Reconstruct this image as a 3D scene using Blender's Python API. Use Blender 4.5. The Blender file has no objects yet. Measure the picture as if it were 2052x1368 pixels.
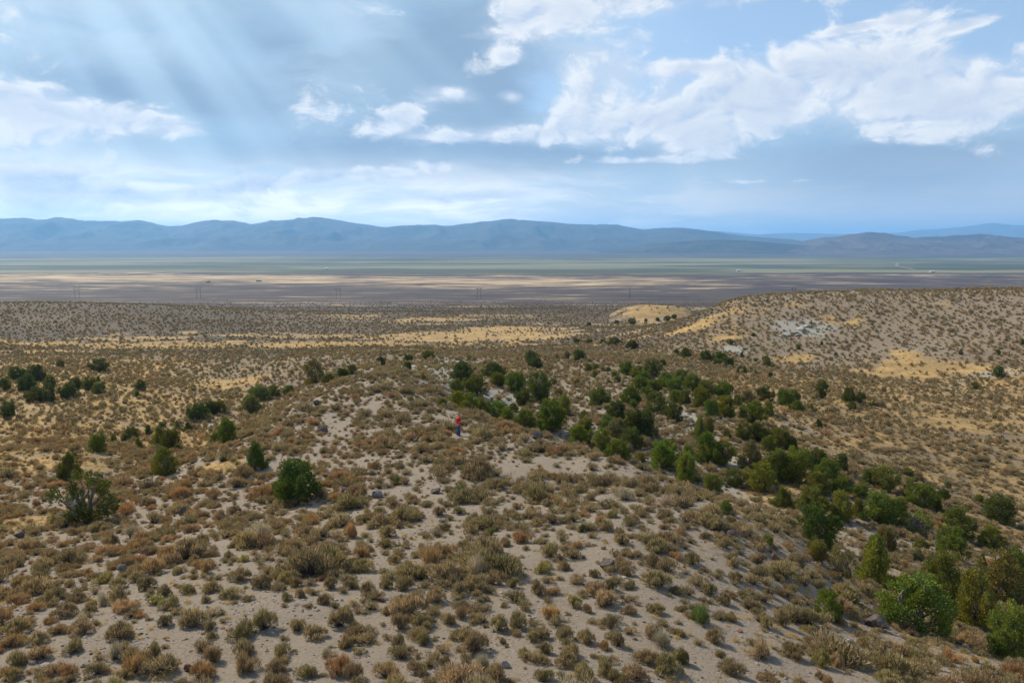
import bpy, bmesh, math, random
import numpy as np
from mathutils import Vector, Matrix
R = math.radians
rng = np.random.default_rng(7); random.seed(7)
sc = bpy.context.scene
COL = sc.collection

# ------------------------------------------------------------------ camera
F = 1596.0; PITCH = R(7.21); CP, SP = math.cos(PITCH), math.sin(PITCH)
cam = bpy.data.cameras.new('camera'); cam.lens = 28; cam.sensor_width = 36
cam.clip_start = 0.5; cam.clip_end = 120000
camo = bpy.data.objects.new('camera', cam); COL.objects.link(camo)
camo.rotation_euler = (math.pi/2 - PITCH, 0, 0); sc.camera = camo

# ------------------------------------------------------------------ light, exposure
SUN_AZ, SUN_EL = R(-46), R(38)
SUN = Vector((math.sin(SUN_AZ)*math.cos(SUN_EL), math.cos(SUN_AZ)*math.cos(SUN_EL), math.sin(SUN_EL)))
sl = bpy.data.lights.new('sun', 'SUN'); sl.energy = 4.8; sl.angle = R(0.6); sl.color = (1.0, 0.89, 0.72)
slo = bpy.data.objects.new('sun', sl); COL.objects.link(slo)
slo.rotation_euler = SUN.to_track_quat('Z', 'Y').to_euler()
sc.view_settings.view_transform = 'Standard'; sc.view_settings.look = 'None'
sc.view_settings.exposure = 0.50; sc.view_settings.gamma = 1; sc.view_settings.use_curve_mapping = False
sc.render.engine = 'CYCLES'
cy = sc.cycles; cy.max_bounces = 5; cy.diffuse_bounces = 3; cy.glossy_bounces = 1; cy.transmission_bounces = 2
cy.volume_bounces = 1; cy.transparent_max_bounces = 8; cy.use_denoising = True; cy.caustics_reflective = False; cy.caustics_refractive = False
cy.use_fast_gi = False
HAZE_DENSITY = 4.4e-5; HAZE_COLOR = (0.27, 0.58, 1.0); HAZE_ANISO = 0.25
SKY_STRENGTH = 0.1

# ------------------------------------------------------------------ node helpers
class NT:
    def __init__(s, nt): s.nt = nt; s.n = nt.nodes; s.l = nt.links; s.n.clear()
    def new(s, t, **k):
        n = s.n.new(t)
        for a, v in k.items(): setattr(n, a, v)
        return n
    def put(s, sock, v):
        if v is None: return
        if hasattr(v, 'is_linked') or hasattr(v, 'links'): s.l.new(v, sock)
        else:
            if isinstance(v, (tuple, list)) and len(v) == 3 and sock.type == 'RGBA': v = (*v, 1)
            sock.default_value = v
    def m(s, op, a, b=None, c=None, clamp=False):
        n = s.new('ShaderNodeMath', operation=op, use_clamp=clamp)
        s.put(n.inputs[0], a); s.put(n.inputs[1], b); s.put(n.inputs[2], c); return n.outputs[0]
    def vm(s, op, a, b=None, out=0):
        n = s.new('ShaderNodeVectorMath', operation=op)
        s.put(n.inputs[0], a)
        if op == 'SCALE': s.put(n.inputs[3], b)
        else: s.put(n.inputs[1], b)
        return n.outputs[out]
    def mix(s, f, a, b, blend='MIX'):
        n = s.new('ShaderNodeMix', data_type='RGBA', blend_type=blend, clamp_factor=True)
        s.put(n.inputs[0], f); s.put(n.inputs[6], a); s.put(n.inputs[7], b); return n.outputs[2]
    def ss(s, x, lo, hi, a=0.0, b=1.0, kind='SMOOTHSTEP'):
        n = s.new('ShaderNodeMapRange', interpolation_type=kind)
        for i, v in enumerate((x, lo, hi, a, b)): s.put(n.inputs[i], v)
        return n.outputs[0]
    def noise(s, v, scale, detail=4, rough=0.5, dist=0.0, dims='3D', w=None, lac=2.0):
        n = s.new('ShaderNodeTexNoise', noise_dimensions=dims)
        if v is not None: s.put(n.inputs['Vector'], v)
        if w is not None: s.put(n.inputs['W'], w)
        s.put(n.inputs['Scale'], scale); s.put(n.inputs['Detail'], detail); s.put(n.inputs['Roughness'], rough)
        s.put(n.inputs['Distortion'], dist); s.put(n.inputs['Lacunarity'], lac); return n.outputs[0]
    def xyz(s, x, y, z):
        n = s.new('ShaderNodeCombineXYZ'); s.put(n.inputs[0], x); s.put(n.inputs[1], y); s.put(n.inputs[2], z); return n.outputs[0]

def pix_dir(px, py):
    u = (px-1026)/F; v = (684-py)/F
    return np.array((u, CP+v*SP, -SP+v*CP))
def pix_azel(px, py):
    d = pix_dir(px, py)
    return math.atan2(d[0], d[1]), math.atan2(d[2], math.hypot(d[0], d[1]))

# ------------------------------------------------------------------ sky: blue Nishita air with cloud banks
world = bpy.data.worlds.new('World'); sc.world = world; world.use_nodes = True
def build_world():
    t = NT(world.node_tree)
    sky = t.new('ShaderNodeTexSky', sky_type='NISHITA', sun_disc=False)
    sky.sun_elevation = SUN_EL; sky.sun_rotation = SUN_AZ; sky.altitude = 1500; sky.air_density = 1.0; sky.dust_density = 0.6; sky.ozone_density = 1.2
    D = t.vm('NORMALIZE', t.new('ShaderNodeTexCoord').outputs['Generated'])
    sp = t.new('ShaderNodeSeparateXYZ'); t.put(sp.inputs[0], D)
    az = t.m('ARCTAN2', sp.outputs[0], sp.outputs[1]); el = t.m('ARCSINE', sp.outputs[2])
    P = t.xyz(az, el, 0.0)
    # cloud texture space: flattened towards the horizon, as layers seen from below
    elp = t.m('POWER', t.m('MAXIMUM', el, 0.001), 0.75)
    Q0 = t.xyz(az, t.m('MULTIPLY', elp, 1.45), 0.0)
    wn = t.new('ShaderNodeTexNoise', noise_dimensions='2D'); t.put(wn.inputs['Vector'], t.vm('ADD', Q0, (1.3, 5.1, 0.2))); wn.inputs['Scale'].default_value = 9.0; wn.inputs['Detail'].default_value = 2; wn.inputs['Roughness'].default_value = 0.55
    Q = t.vm('ADD', Q0, t.vm('SCALE', t.vm('SUBTRACT', wn.outputs['Color'], (0.5, 0.5, 0.5)), 0.06))
    def field(off):
        q = t.vm('ADD', Q, off)
        f1 = t.noise(t.vm('ADD', q, (3.1, 1.7, 0.4)), 6.0, 9, 0.63, dims='2D')
        rg = t.new('ShaderNodeTexNoise', noise_dimensions='2D', noise_type='RIDGED_MULTIFRACTAL', normalize=True); t.put(rg.inputs['Vector'], t.vm('ADD', q, (2.2, 0.3, 0.0)))
        rg.inputs['Scale'].default_value = 13.0; rg.inputs['Detail'].default_value = 5; rg.inputs['Roughness'].default_value = 0.55; rg.inputs['Offset'].default_value = 0.9; rg.inputs['Gain'].default_value = 1.2
        f2 = t.noise(t.vm('ADD', q, (8.1, 2.4, 0.0)), 24.0, 6, 0.66, dims='2D')
        return f1, t.m('SUBTRACT', t.m('ADD', t.m('MULTIPLY', t.m('SUBTRACT', f1, 0.5), 1.7), t.m('MULTIPLY', t.m('SUBTRACT', f2, 0.5), 0.75)), t.m('MULTIPLY', t.m('SUBTRACT', rg.outputs[0], 0.5), 0.26))
    n1, nn = field((0, 0, 0)); n1s, nns = field((-0.011, 0.015, 0))
    nw = t.noise(t.vm('MULTIPLY', Q, (1.0, 2.6, 1.0)), 5.0, 6, 0.62, 0.2, dims='2D')
    def blobs(lst, soft=1.6):
        tot = None
        for (px, py, rx, ry, rot, w) in lst:
            a, e = pix_azel(px, py)
            mp = t.new('ShaderNodeMapping', vector_type='TEXTURE')
            t.put(mp.inputs[0], P); mp.inputs[1].default_value = (a, e, 0); mp.inputs[2].default_value = (0, 0, R(rot))
            mp.inputs[3].default_value = (rx/F*soft, ry/F*soft, 1)
            g = t.new('ShaderNodeTexGradient', gradient_type='QUADRATIC_SPHERE'); t.put(g.inputs[0], mp.outputs[0])
            v = t.m('MULTIPLY', g.outputs['Fac'], w)
            tot = v if tot is None else t.m('ADD', tot, v)
        return tot
    # --- layer 1: thick blue-grey sheets
    B1 = blobs([(430,140,620,230,-6,1.1),(840,120,330,190,-10,1.3),(650,330,620,120,2,1.0),(1700,370,700,170,3,1.5),(1150,330,420,120,0,0.9),
                (150,330,300,120,0,0.6),(1950,60,340,110,0,-1.0),(1060,190,90,110,10,-0.9),(1350,130,150,60,0,-0.8)])
    m1 = t.ss(t.m('ADD', t.m('ADD', B1, 0.10), t.m('ADD', t.m('MULTIPLY', t.m('SUBTRACT', n1, 0.5), 1.2), t.m('MULTIPLY', t.m('SUBTRACT', nw, 0.5), 0.8))), 0.02, 0.62)
    B3 = blobs([(930,130,190,200,10,1.6),(650,320,520,75,0,0.9),(1780,345,480,110,0,1.1),(330,190,460,60,-4,1.1),(560,90,380,110,-8,0.7),(1130,315,300,50,0,0.8)])
    dk = t.ss(t.m('ADD', B3, t.m('MULTIPLY', t.m('SUBTRACT', nw, 0.5), 1.2)), 0.1, 0.85)
    # --- layer 2: bright cumulus
    B2 = blobs([(1330,235,190,50,12,0.62),(1540,195,280,100,14,0.80),(1740,135,180,65,4,0.70),(1970,190,230,80,10,0.75),(1190,190,160,105,35,0.60),
                (1040,50,170,60,25,0.66),(1260,5,260,40,0,0.6),(110,225,190,34,-4,0.72),(330,250,190,34,-5,0.62),(20,185,90,40,0,0.66),
                (815,225,85,36,20,0.72),(930,276,200,22,-2,0.66),(1090,262,110,20,0,0.62),(745,15,110,30,0,0.6),(910,190,55,20,0,0.68),
                (1815,40,60,14,0,1.0),(1935,50,80,12,8,1.0),(1400,135,75,15,0,0.95),(1690,60,45,8,6,0.9),(1020,115,35,18,0,0.85),(1030,195,35,20,0,0.85),(1730,52,25,8,0,0.9),
                (690,350,200,20,6,0.8),(480,372,130,20,10,0.7),(60,360,160,34,0,0.65),(250,390,200,22,0,0.5),(1000,390,260,16,4,0.5),(1500,365,300,10,0,0.5),(1290,322,160,10,0,0.75),(1450,285,110,40,10,0.5),
                (600,110,420,130,0,-0.5),(1750,370,600,90,0,-0.6),(1950,70,260,50,0,-0.3),(1060,170,50,60,0,-0.35),(600,310,300,45,0,-0.4)])
    d2 = t.m('ADD', B2, t.m('MULTIPLY', nn, 0.95))
    m2 = t.ss(d2, 0.06, 0.44)
    core = t.ss(d2, 0.32, 0.85)
    wash = t.ss(t.m('ADD', B2, t.m('ADD', t.m('MULTIPLY', t.m('SUBTRACT', nw, 0.5), 1.0), t.m('MULTIPLY', nn, 0.30))), 0.0, 0.55)
    lit = t.m('MULTIPLY', t.m('SUBTRACT', nn, nns), 2.2)
    litf = t.m('ADD', 0.66, lit, clamp=True)
    # --- crepuscular rays: streaks fanned about the sun's direction
    z = SUN; a_ = z.cross(Vector((0, 0, 1))).normalized(); b_ = z.cross(a_)
    phi = t.m('ARCTAN2', t.vm('DOT_PRODUCT', D, tuple(b_), out=1), t.vm('DOT_PRODUCT', D, tuple(a_), out=1))
    ray = t.ss(t.noise(None, 9.0, 1.5, 0.5, dims='1D', w=phi), 0.35, 0.70)
    RB = blobs([(380,60,620,330,0,1.0),(1180,60,260,200,0,0.35),(250,420,520,160,0,0.5)])
    rayf = t.m('MULTIPLY', ray, t.m('MULTIPLY', RB, 0.58), clamp=True)
    # --- horizon veil
    veil = t.ss(el, 0.02, 0.115, 1.0, 0.0)
    K = 0.79/SKY_STRENGTH
    def c(r, g, b): return (r*K, g*K, b*K)
    base = t.mix(0.45, sky.outputs[0], c(0.44, 0.62, 0.84))
    sheet = t.mix(t.ss(t.m('ADD', t.m('MULTIPLY', n1, 0.5), t.m('MULTIPLY', nw, 0.5)), 0.36, 0.64), c(0.33, 0.485, 0.655), c(0.53, 0.66, 0.785))
    col = t.mix(t.m('MULTIPLY', m1, 0.88), base, sheet)
    col = t.mix(t.m('MULTIPLY', dk, 0.92), col, c(0.255, 0.365, 0.515))
    col = t.mix(rayf, col, c(0.60, 0.80, 0.95))
    veilc = t.mix(t.ss(az, -0.15, 0.42), c(1.75, 1.60, 1.36), c(0.60, 0.64, 0.70))
    col = t.mix(t.m('MULTIPLY', veil, t.ss(nw, 0.3, 0.65, 0.35, 0.95)), col, veilc)
    cum = t.mix(litf, c(0.50, 0.60, 0.76), c(0.86, 0.88, 0.90))
    cum = t.mix(t.m('MULTIPLY', core, 0.6), cum, c(0.54, 0.62, 0.75))
    col = t.mix(t.m('MULTIPLY', wash, 0.72), col, c(0.60, 0.68, 0.80))
    col = t.mix(t.m('MULTIPLY', m2, 0.92), col, cum)
    # below the horizon: dull ground light
    col = t.mix(t.ss(el, -0.02, 0.0, 1.0, 0.0), col, c(0.25, 0.24, 0.22))
    bg = t.new('ShaderNodeBackground'); t.put(bg.inputs[0], col); bg.inputs[1].default_value = SKY_STRENGTH
    o = t.new('ShaderNodeOutputWorld'); t.l.new(bg.outputs[0], o.inputs[0])
build_world()

# ------------------------------------------------------------------ numpy noise
def _hash(ix, iy, seed):
    h = (ix.astype(np.int64)*374761393 + iy.astype(np.int64)*668265263 + seed*1442695041) & 0xFFFFFFFF
    h = ((h ^ (h >> 13))*1274126177) & 0xFFFFFFFF
    return ((h ^ (h >> 16)) & 0xFFFF)/65535.0
def vnoise(x, y, seed=0):
    ix, iy = np.floor(x), np.floor(y); fx, fy = x-ix, y-iy
    fx = fx*fx*fx*(fx*(fx*6-15)+10); fy = fy*fy*fy*(fy*(fy*6-15)+10)
    a, b = _hash(ix, iy, seed), _hash(ix+1, iy, seed); c, d = _hash(ix, iy+1, seed), _hash(ix+1, iy+1, seed)
    return (a+(b-a)*fx)*(1-fy) + (c+(d-c)*fx)*fy
def fbm(x, y, octs=5, seed=0, gain=0.5):
    s = 0; a = 1; n = 0
    for o in range(octs):
        s = s + a*(vnoise(x, y, seed+o*17)*2-1); n += a; a *= gain
        x, y = 1.97*x+0.31*y+13.7, 1.97*y-0.31*x+7.1
    return s/n
def ridged(x, y, octs=5, seed=0):
    s = 0; a = 1; n = 0
    for o in range(octs):
        s = s + a*(1-np.abs(vnoise(x, y, seed+o*17)*2-1)); n += a; a *= 0.5
        x, y = 2.03*x+0.4*y+3.7, 2.03*y-0.4*x+9.1
    return s/n
def sstep(x, a, b):
    t = np.clip((x-a)/(b-a), 0, 1); return t*t*(3-2*t)

# ------------------------------------------------------------------ terrain: surveyed spots (a line of sight and a distance each) and a smooth surface through them
SPOTS = [
 # the ridge under the camera
 (1026,1368,19),(0,1368,20.5),(500,1368,19.5),(1500,1368,20.5),(2052,1368,24),(1026,1100,32),(500,1100,33),(100,1150,32),(1500,1130,32),
 (921,873,64),(700,850,72),(560,830,85),(620,770,115),(720,745,140),(830,735,155),(450,890,70),(590,1000,47),(165,1052,47),(330,950,62),(800,950,50),(1150,960,48),
 # its left foot and the valley beyond
 (135,962,70),(0,1070,44),(0,1000,60),(200,900,88),(0,900,95),(100,800,165),(300,780,180),(480,770,210),(100,740,230),(400,710,290),
 (100,690,340),(600,690,350),(100,610,520),(-200,606,520),(300,612,560),(450,618,620),(560,622,680),(100,650,430),(300,660,420),
 (700,690,340),(900,690,350),(900,660,440),(900,630,640),(700,640,560),(1100,650,470),(1100,620,720),(830,715,230),(600,730,230),(750,720,220),(1000,730,200),
 # brow of the ridge above the gully
 (900,785,100),(960,838,75),(1075,868,63),(1250,918,52),(1400,983,45),(1560,1040,41),
 # gully floor and its far bank
 (1640,1090,55),(1850,1270,31),(1660,1230,30),(1950,1210,42),(2052,1300,34),(1720,1165,42),
 (1600,955,76),(1400,880,92),(1250,885,88),(1080,842,95),(940,792,112),(1400,800,130),(1300,720,200),(1160,712,220),(1100,770,145),(1230,800,125),
 (1850,760,200),(1900,860,130),(1750,930,95),(2000,1030,82),(2052,950,105),(1600,850,115),(1700,800,150),(1500,760,175),(1600,760,190),
 # hill across the wash
 (1700,745,215),(1600,690,258),(1450,690,262),(1850,690,245),(2052,720,215),(1700,640,285),(1900,640,275),(1700,593,320),(1900,588,315),(2052,584,310),(2250,584,310),
 (1550,595,330),(1470,600,335),(1420,620,345),(1350,645,350),(1250,675,345),(1330,690,290)]
KNOWN = [(-36,95,-25.5),(-42,125,-29.5),(-34,78,-22.6),(-41,150,-32),(-32,176,-31.5),(12,70,-22.5),(4,80,-21.8),(-4,100,-22.6),(15,57,-20.7),(150,420,-34),(260,420,-32),(80,440,-47),(150,600,-62),(300,600,-60),(420,450,-38),
 (0,0,-9.5),(-25,0,-13.5),(25,0,-14),(0,-30,-7.5),(-30,-30,-13),(30,-30,-13),(-60,30,-20.5),(50,22,-24),(-110,70,-28),(120,90,-34),(-220,220,-40),(-500,800,-69),(-250,760,-66)]
for yy, zz in ((850,-71),(1050,-83),(1300,-94)):
    for uu in (-0.9,-0.45,0,0.45,0.9): KNOWN.append((uu*yy, yy, zz))
ctrl = []
for px, py, Y in SPOTS:
    d = pix_dir(px, py); ctrl.append((d[0]/d[1]*Y, Y, d[2]/d[1]*Y))
ctrl = np.array(ctrl + KNOWN, float)
OFF = 40.0
def warp(X, Y): return np.stack([1.6*X/(Y+OFF), np.log(Y+OFF)], -1)
def _tps(r2): return 0.5*r2*np.log(r2+1e-12)
W_ = warp(ctrl[:,0], ctrl[:,1]); n_ = len(ctrl)
Kmat = _tps(((W_[:,None]-W_[None])**2).sum(-1)) + np.eye(n_)*2e-4
Pm = np.concatenate([np.ones((n_,1)), W_], 1)
A_ = np.block([[Kmat, Pm], [Pm.T, np.zeros((3,3))]])
sol = np.linalg.solve(A_, np.concatenate([ctrl[:,2], np.zeros(3)]))
def tps(X, Y):
    q = warp(X, Y); out = np.empty(len(X))
    for i in range(0, len(X), 40000):
        s = q[i:i+40000]
        r2 = ((s[:,None,0]-W_[None,:,0])**2 + (s[:,None,1]-W_[None,:,1])**2)
        out[i:i+40000] = _tps(r2)@sol[:n_] + sol[n_] + s@sol[n_+1:]
    return out
FY = np.log(np.array([700,1000,1300,2000,3000,6000,10000,12000,16000,24000,60000.])); FZ = np.array([-62,-80,-94,-112,-124,-156,-176,-178,-140,-120,-120.])
def zfar(Y): return np.interp(np.log(np.maximum(Y, 700)), FY, FZ)
MOUND = pix_dir(1318, 610); MOUND = (MOUND[0]/MOUND[1]*585, 585.0)
def terrain(X, Y):
    z = zfar(Y); near = Y < 1250
    zn = tps(X[near], Y[near]); b = sstep(Y[near], 800, 1250); z[near] = zn*(1-b) + z[near]*b
    r = np.sqrt(((X-MOUND[0])/52)**2 + ((Y-MOUND[1])/60)**2); z += 12.5*sstep(1-r, 0.0, 0.75)
    f1 = sstep(Y, 110, 260)*(1-sstep(Y, 900, 1500))
    z += f1*(1.1*fbm(X/48, Y/60, 4, 3) - 0.5*np.abs(fbm(X/26+3, Y/40, 3, 9)))
    z += (1-sstep(Y, 90, 220))*(0.35*fbm(X/11, Y/11, 4, 5)) + (1-sstep(Y, 60, 150))*0.06*fbm(X/1.7, Y/1.7, 3, 21)
    z += sstep(Y, 900, 1800)*(1-sstep(Y, 6000, 12000))*1.5*fbm(X/260, Y/320, 4, 31)
    return z
NU, NV = 480, 960; UMAX = 1.1
US = np.linspace(-UMAX, UMAX, NU); VS = np.linspace(math.log(6), math.log(46000), NV)
gU, gV = np.meshgrid(US, VS); gY = np.exp(gV)-OFF; gX = gU*(gY+OFF)
gZ = terrain(gX.ravel(), gY.ravel()).reshape(gX.shape)
def height(X, Y):
    X = np.asarray(X, float); Y = np.asarray(Y, float)
    fu = np.clip((X/(Y+OFF)+UMAX)/(2*UMAX)*(NU-1), 0, NU-1.001); fv = np.clip((np.log(Y+OFF)-VS[0])/(VS[-1]-VS[0])*(NV-1), 0, NV-1.001)
    i, j = fu.astype(int), fv.astype(int); a, b = fu-i, fv-j
    return (gZ[j,i]*(1-a)+gZ[j,i+1]*a)*(1-b) + (gZ[j+1,i]*(1-a)+gZ[j+1,i+1]*a)*b
_T = np.exp(np.linspace(math.log(12), math.log(40000), 2600))
def hits(pts):
    """where lines of sight meet the ground -> X, Y, z"""
    out = []
    for px, py in pts:
        d = pix_dir(px, py); d = d/d[1]
        h = d[2]*_T - height(d[0]*_T, _T)
        k = np.argmax(h < 0)
        if h[k] >= 0: k = len(_T)-1
        t0, t1 = _T[max(k-1,0)], _T[k]; h0, h1 = h[max(k-1,0)], h[k]
        tt = t0 + (t1-t0)*(h0/(h0-h1) if h0 != h1 else 0)
        out.append((d[0]*tt, tt, float(height(d[0]*tt, tt))))
    return out
def hit(px, py): return hits([(px, py)])[0]
def px_of(X, Y, Z):
    f = Y*CP - Z*SP; return 1026+F*X/f, 684-F*(Y*SP+Z*CP)/f, f

# ------------------------------------------------------------------ ground cover masks in ground metres
def patch(X, Y, lst):
    m = np.zeros(np.shape(X))
    for px, py, wpx, dm, rot, w in lst:      # a patch: where its middle is, its width in picture units turned to metres there, its depth in metres
        x0, y0, _ = PATCH_AT[(px, py)]
        a = wpx/F*y0/2; c, s = math.cos(R(rot)), math.sin(R(rot))
        dx, dy = X-x0, Y-y0; ex, ey = dx*c+dy*s, -dx*s+dy*c
        m = np.maximum(m, w*np.clip(1.25-np.sqrt((ex/a)**2+(ey/dm)**2)*0.8, 0, 1))
    return m
GOLD = [ # dry grass flats
 (950,675,420,32,4,1.0),(700,690,520,22,0,0.9),(300,692,560,16,0,0.85),(1030,660,200,26,0,0.9),(860,640,200,40,10,0.75),(950,632,160,30,0,0.6),(80,690,260,16,0,0.8),
 (480,768,130,14,-15,0.85),(60,852,60,6,0,0.8),(1840,740,260,13,10,0.9),(1740,745,120,9,0,0.7),(1830,712,60,8,0,0.8),(1900,850,190,9,-25,0.95),(1980,870,140,6,-15,0.6),(2030,792,70,6,0,0.8),
 (1590,720,70,9,-30,0.8),(1450,675,90,10,20,0.7),(1400,650,110,16,50,0.8),(1480,620,80,14,20,0.5),(1660,638,40,7,0,0.7),(1720,645,50,6,0,0.6),(1590,610,50,6,0,0.5),(1880,612,60,5,0,0.6),
 (60,1050,110,3.5,20,0.95),(30,950,200,8,10,0.6),(230,945,220,4,25,0.75),(100,930,250,10,0,0.5),(440,935,90,2.5,30,0.9),(400,960,90,2,30,0.6),(200,1000,160,3,25,0.6),(900,905,90,3,0,0.6),(330,1345,70,0.9,10,0.8),
 (240,870,260,12,0,0.45),(360,900,120,5,20,0.4),(1750,980,160,7,-20,0.35),(1450,770,60,7,0,0.3),(1318,617,215,48,0,0.60),(540,620,130,22,0,0.9),(1300,700,50,5,0,0.6),(1700,1000,220,8,-20,0.4),
 (380,665,40,9,0,0.9),(420,658,30,8,0,0.9),(240,669,35,8,0,0.9),(290,665,35,7,0,0.8),(640,654,40,10,0,0.9),(590,645,30,9,0,0.9),(610,650,30,9,0,0.9),(530,655,30,8,0,0.9),(470,684,60,7,0,0.9),(690,650,40,12,0,0.8),
 (1600,1010,200,5,-30,0.5),(1550,1060,260,4,-35,0.4)]
PALE = [ # grey-green clay and pale rock
 (840,735,190,16,0,1.0),(900,728,110,12,0,0.8),(960,815,140,7,-30,0.7),(1000,795,160,12,-30,0.8),(1120,835,90,8,-30,0.7),(1200,860,120,10,-20,0.6),(1400,830,160,16,-25,0.6),(1450,930,120,6,-35,0.8),(1480,985,130,4,-35,0.8),
 (1600,660,70,12,30,1.0),(1640,650,50,10,30,0.8),(1470,700,60,8,0,0.8),(1990,745,120,9,0,0.9),(1905,780,70,4,0,0.9),(1940,770,160,6,0,0.6),(1330,640,150,12,20,0.6),(1010,678,130,16,0,0.7),(1160,665,120,16,0,0.5),
 (440,850,90,5,40,0.5),(330,890,110,4,20,0.5),(1640,960,100,5,-20,0.5),(1380,1020,120,2,-40,0.5),(1650,1060,160,6,-30,0.4),(1800,700,200,14,0,0.35),(90,810,120,7,0,0.4),(1900,1130,200,8,-20,0.45),(1700,1283,50,0.8,0,0.9)]
PATCH_AT = {}
for lst in (GOLD, PALE):
    for q, h in zip(lst, hits([(a[0], a[1]) for a in lst])): PATCH_AT[(q[0], q[1])] = h
def gold_mask(X, Y):
    g = patch(X, Y, GOLD); g = np.clip(g + (0.55*fbm(X/9, Y/7, 4, 47))*(g > 0.02), 0, 1); n = fbm(X/6+20, Y/6, 4, 41) ; n2 = fbm(X/40+3, Y/40, 3, 43)
    amb = 0.54*sstep(-X/(Y+20)+0.1*n2, 0.12, 0.45)*sstep(Y, 45, 90)*(1-sstep(Y, 330, 420))     # left valley: straw between the bushes
    amb2 = 0.50*sstep(X/(Y+20), 0.10, 0.30)*sstep(Y, 40, 80)*(1-sstep(Y, 185, 225))
    far = 0.35*sstep(Y, 330, 500)*(1-sstep(Y, 900, 1100))*(n2 > 0.1)
    st = fbm(X/60+9, Y/22, 4, 45); amb3 = 0.60*sstep(st, 0.20, 0.50)*sstep(Y, 210, 300)*(1-sstep(Y, 620, 760))*(1-sstep(X/(Y+40), 0.14, 0.22))
    return np.clip(np.maximum(np.maximum(g, amb+amb2), amb3) + 0.28*n + 0.12*n2*sstep(Y, 60, 200), 0, 1), np.maximum(g, amb3)

def add_mesh(name, verts, faces, mat=None, parent=None, smooth=False, link=True):
    me = bpy.data.meshes.new(name)
    verts = np.asarray(verts, np.float32); faces = np.asarray(faces, np.int32)
    k = faces.shape[1]
    me.vertices.add(len(verts)); me.vertices.foreach_set('co', verts.ravel())
    me.loops.add(faces.size); me.loops.foreach_set('vertex_index', faces.ravel())
    me.polygons.add(len(faces)); me.polygons.foreach_set('loop_start', np.arange(0, faces.size, k, dtype=np.int32))
    me.update(calc_edges=True)
    if smooth: me.polygons.foreach_set('use_smooth', np.ones(len(faces), bool))
    if mat: me.materials.append(mat)
    o = bpy.data.objects.new(name, me)
    if link: COL.objects.link(o)
    if parent: o.parent = parent
    return o
def tag(o, label=None, cat=None, group=None, kind=None):
    if label: o['label'] = label
    if cat: o['category'] = cat
    if group: o['group'] = group
    if kind: o['kind'] = kind
    return o
def material(name, rough=0.9):
    m = bpy.data.materials.new(name); m.use_nodes = True; t = NT(m.node_tree)
    b = t.new('ShaderNodeBsdfPrincipled'); b.inputs['Roughness'].default_value = rough; b.inputs['Specular IOR Level'].default_value = 0.15
    o = t.new('ShaderNodeOutputMaterial'); t.l.new(b.outputs[0], o.inputs[0]); return m, t, b

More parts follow.
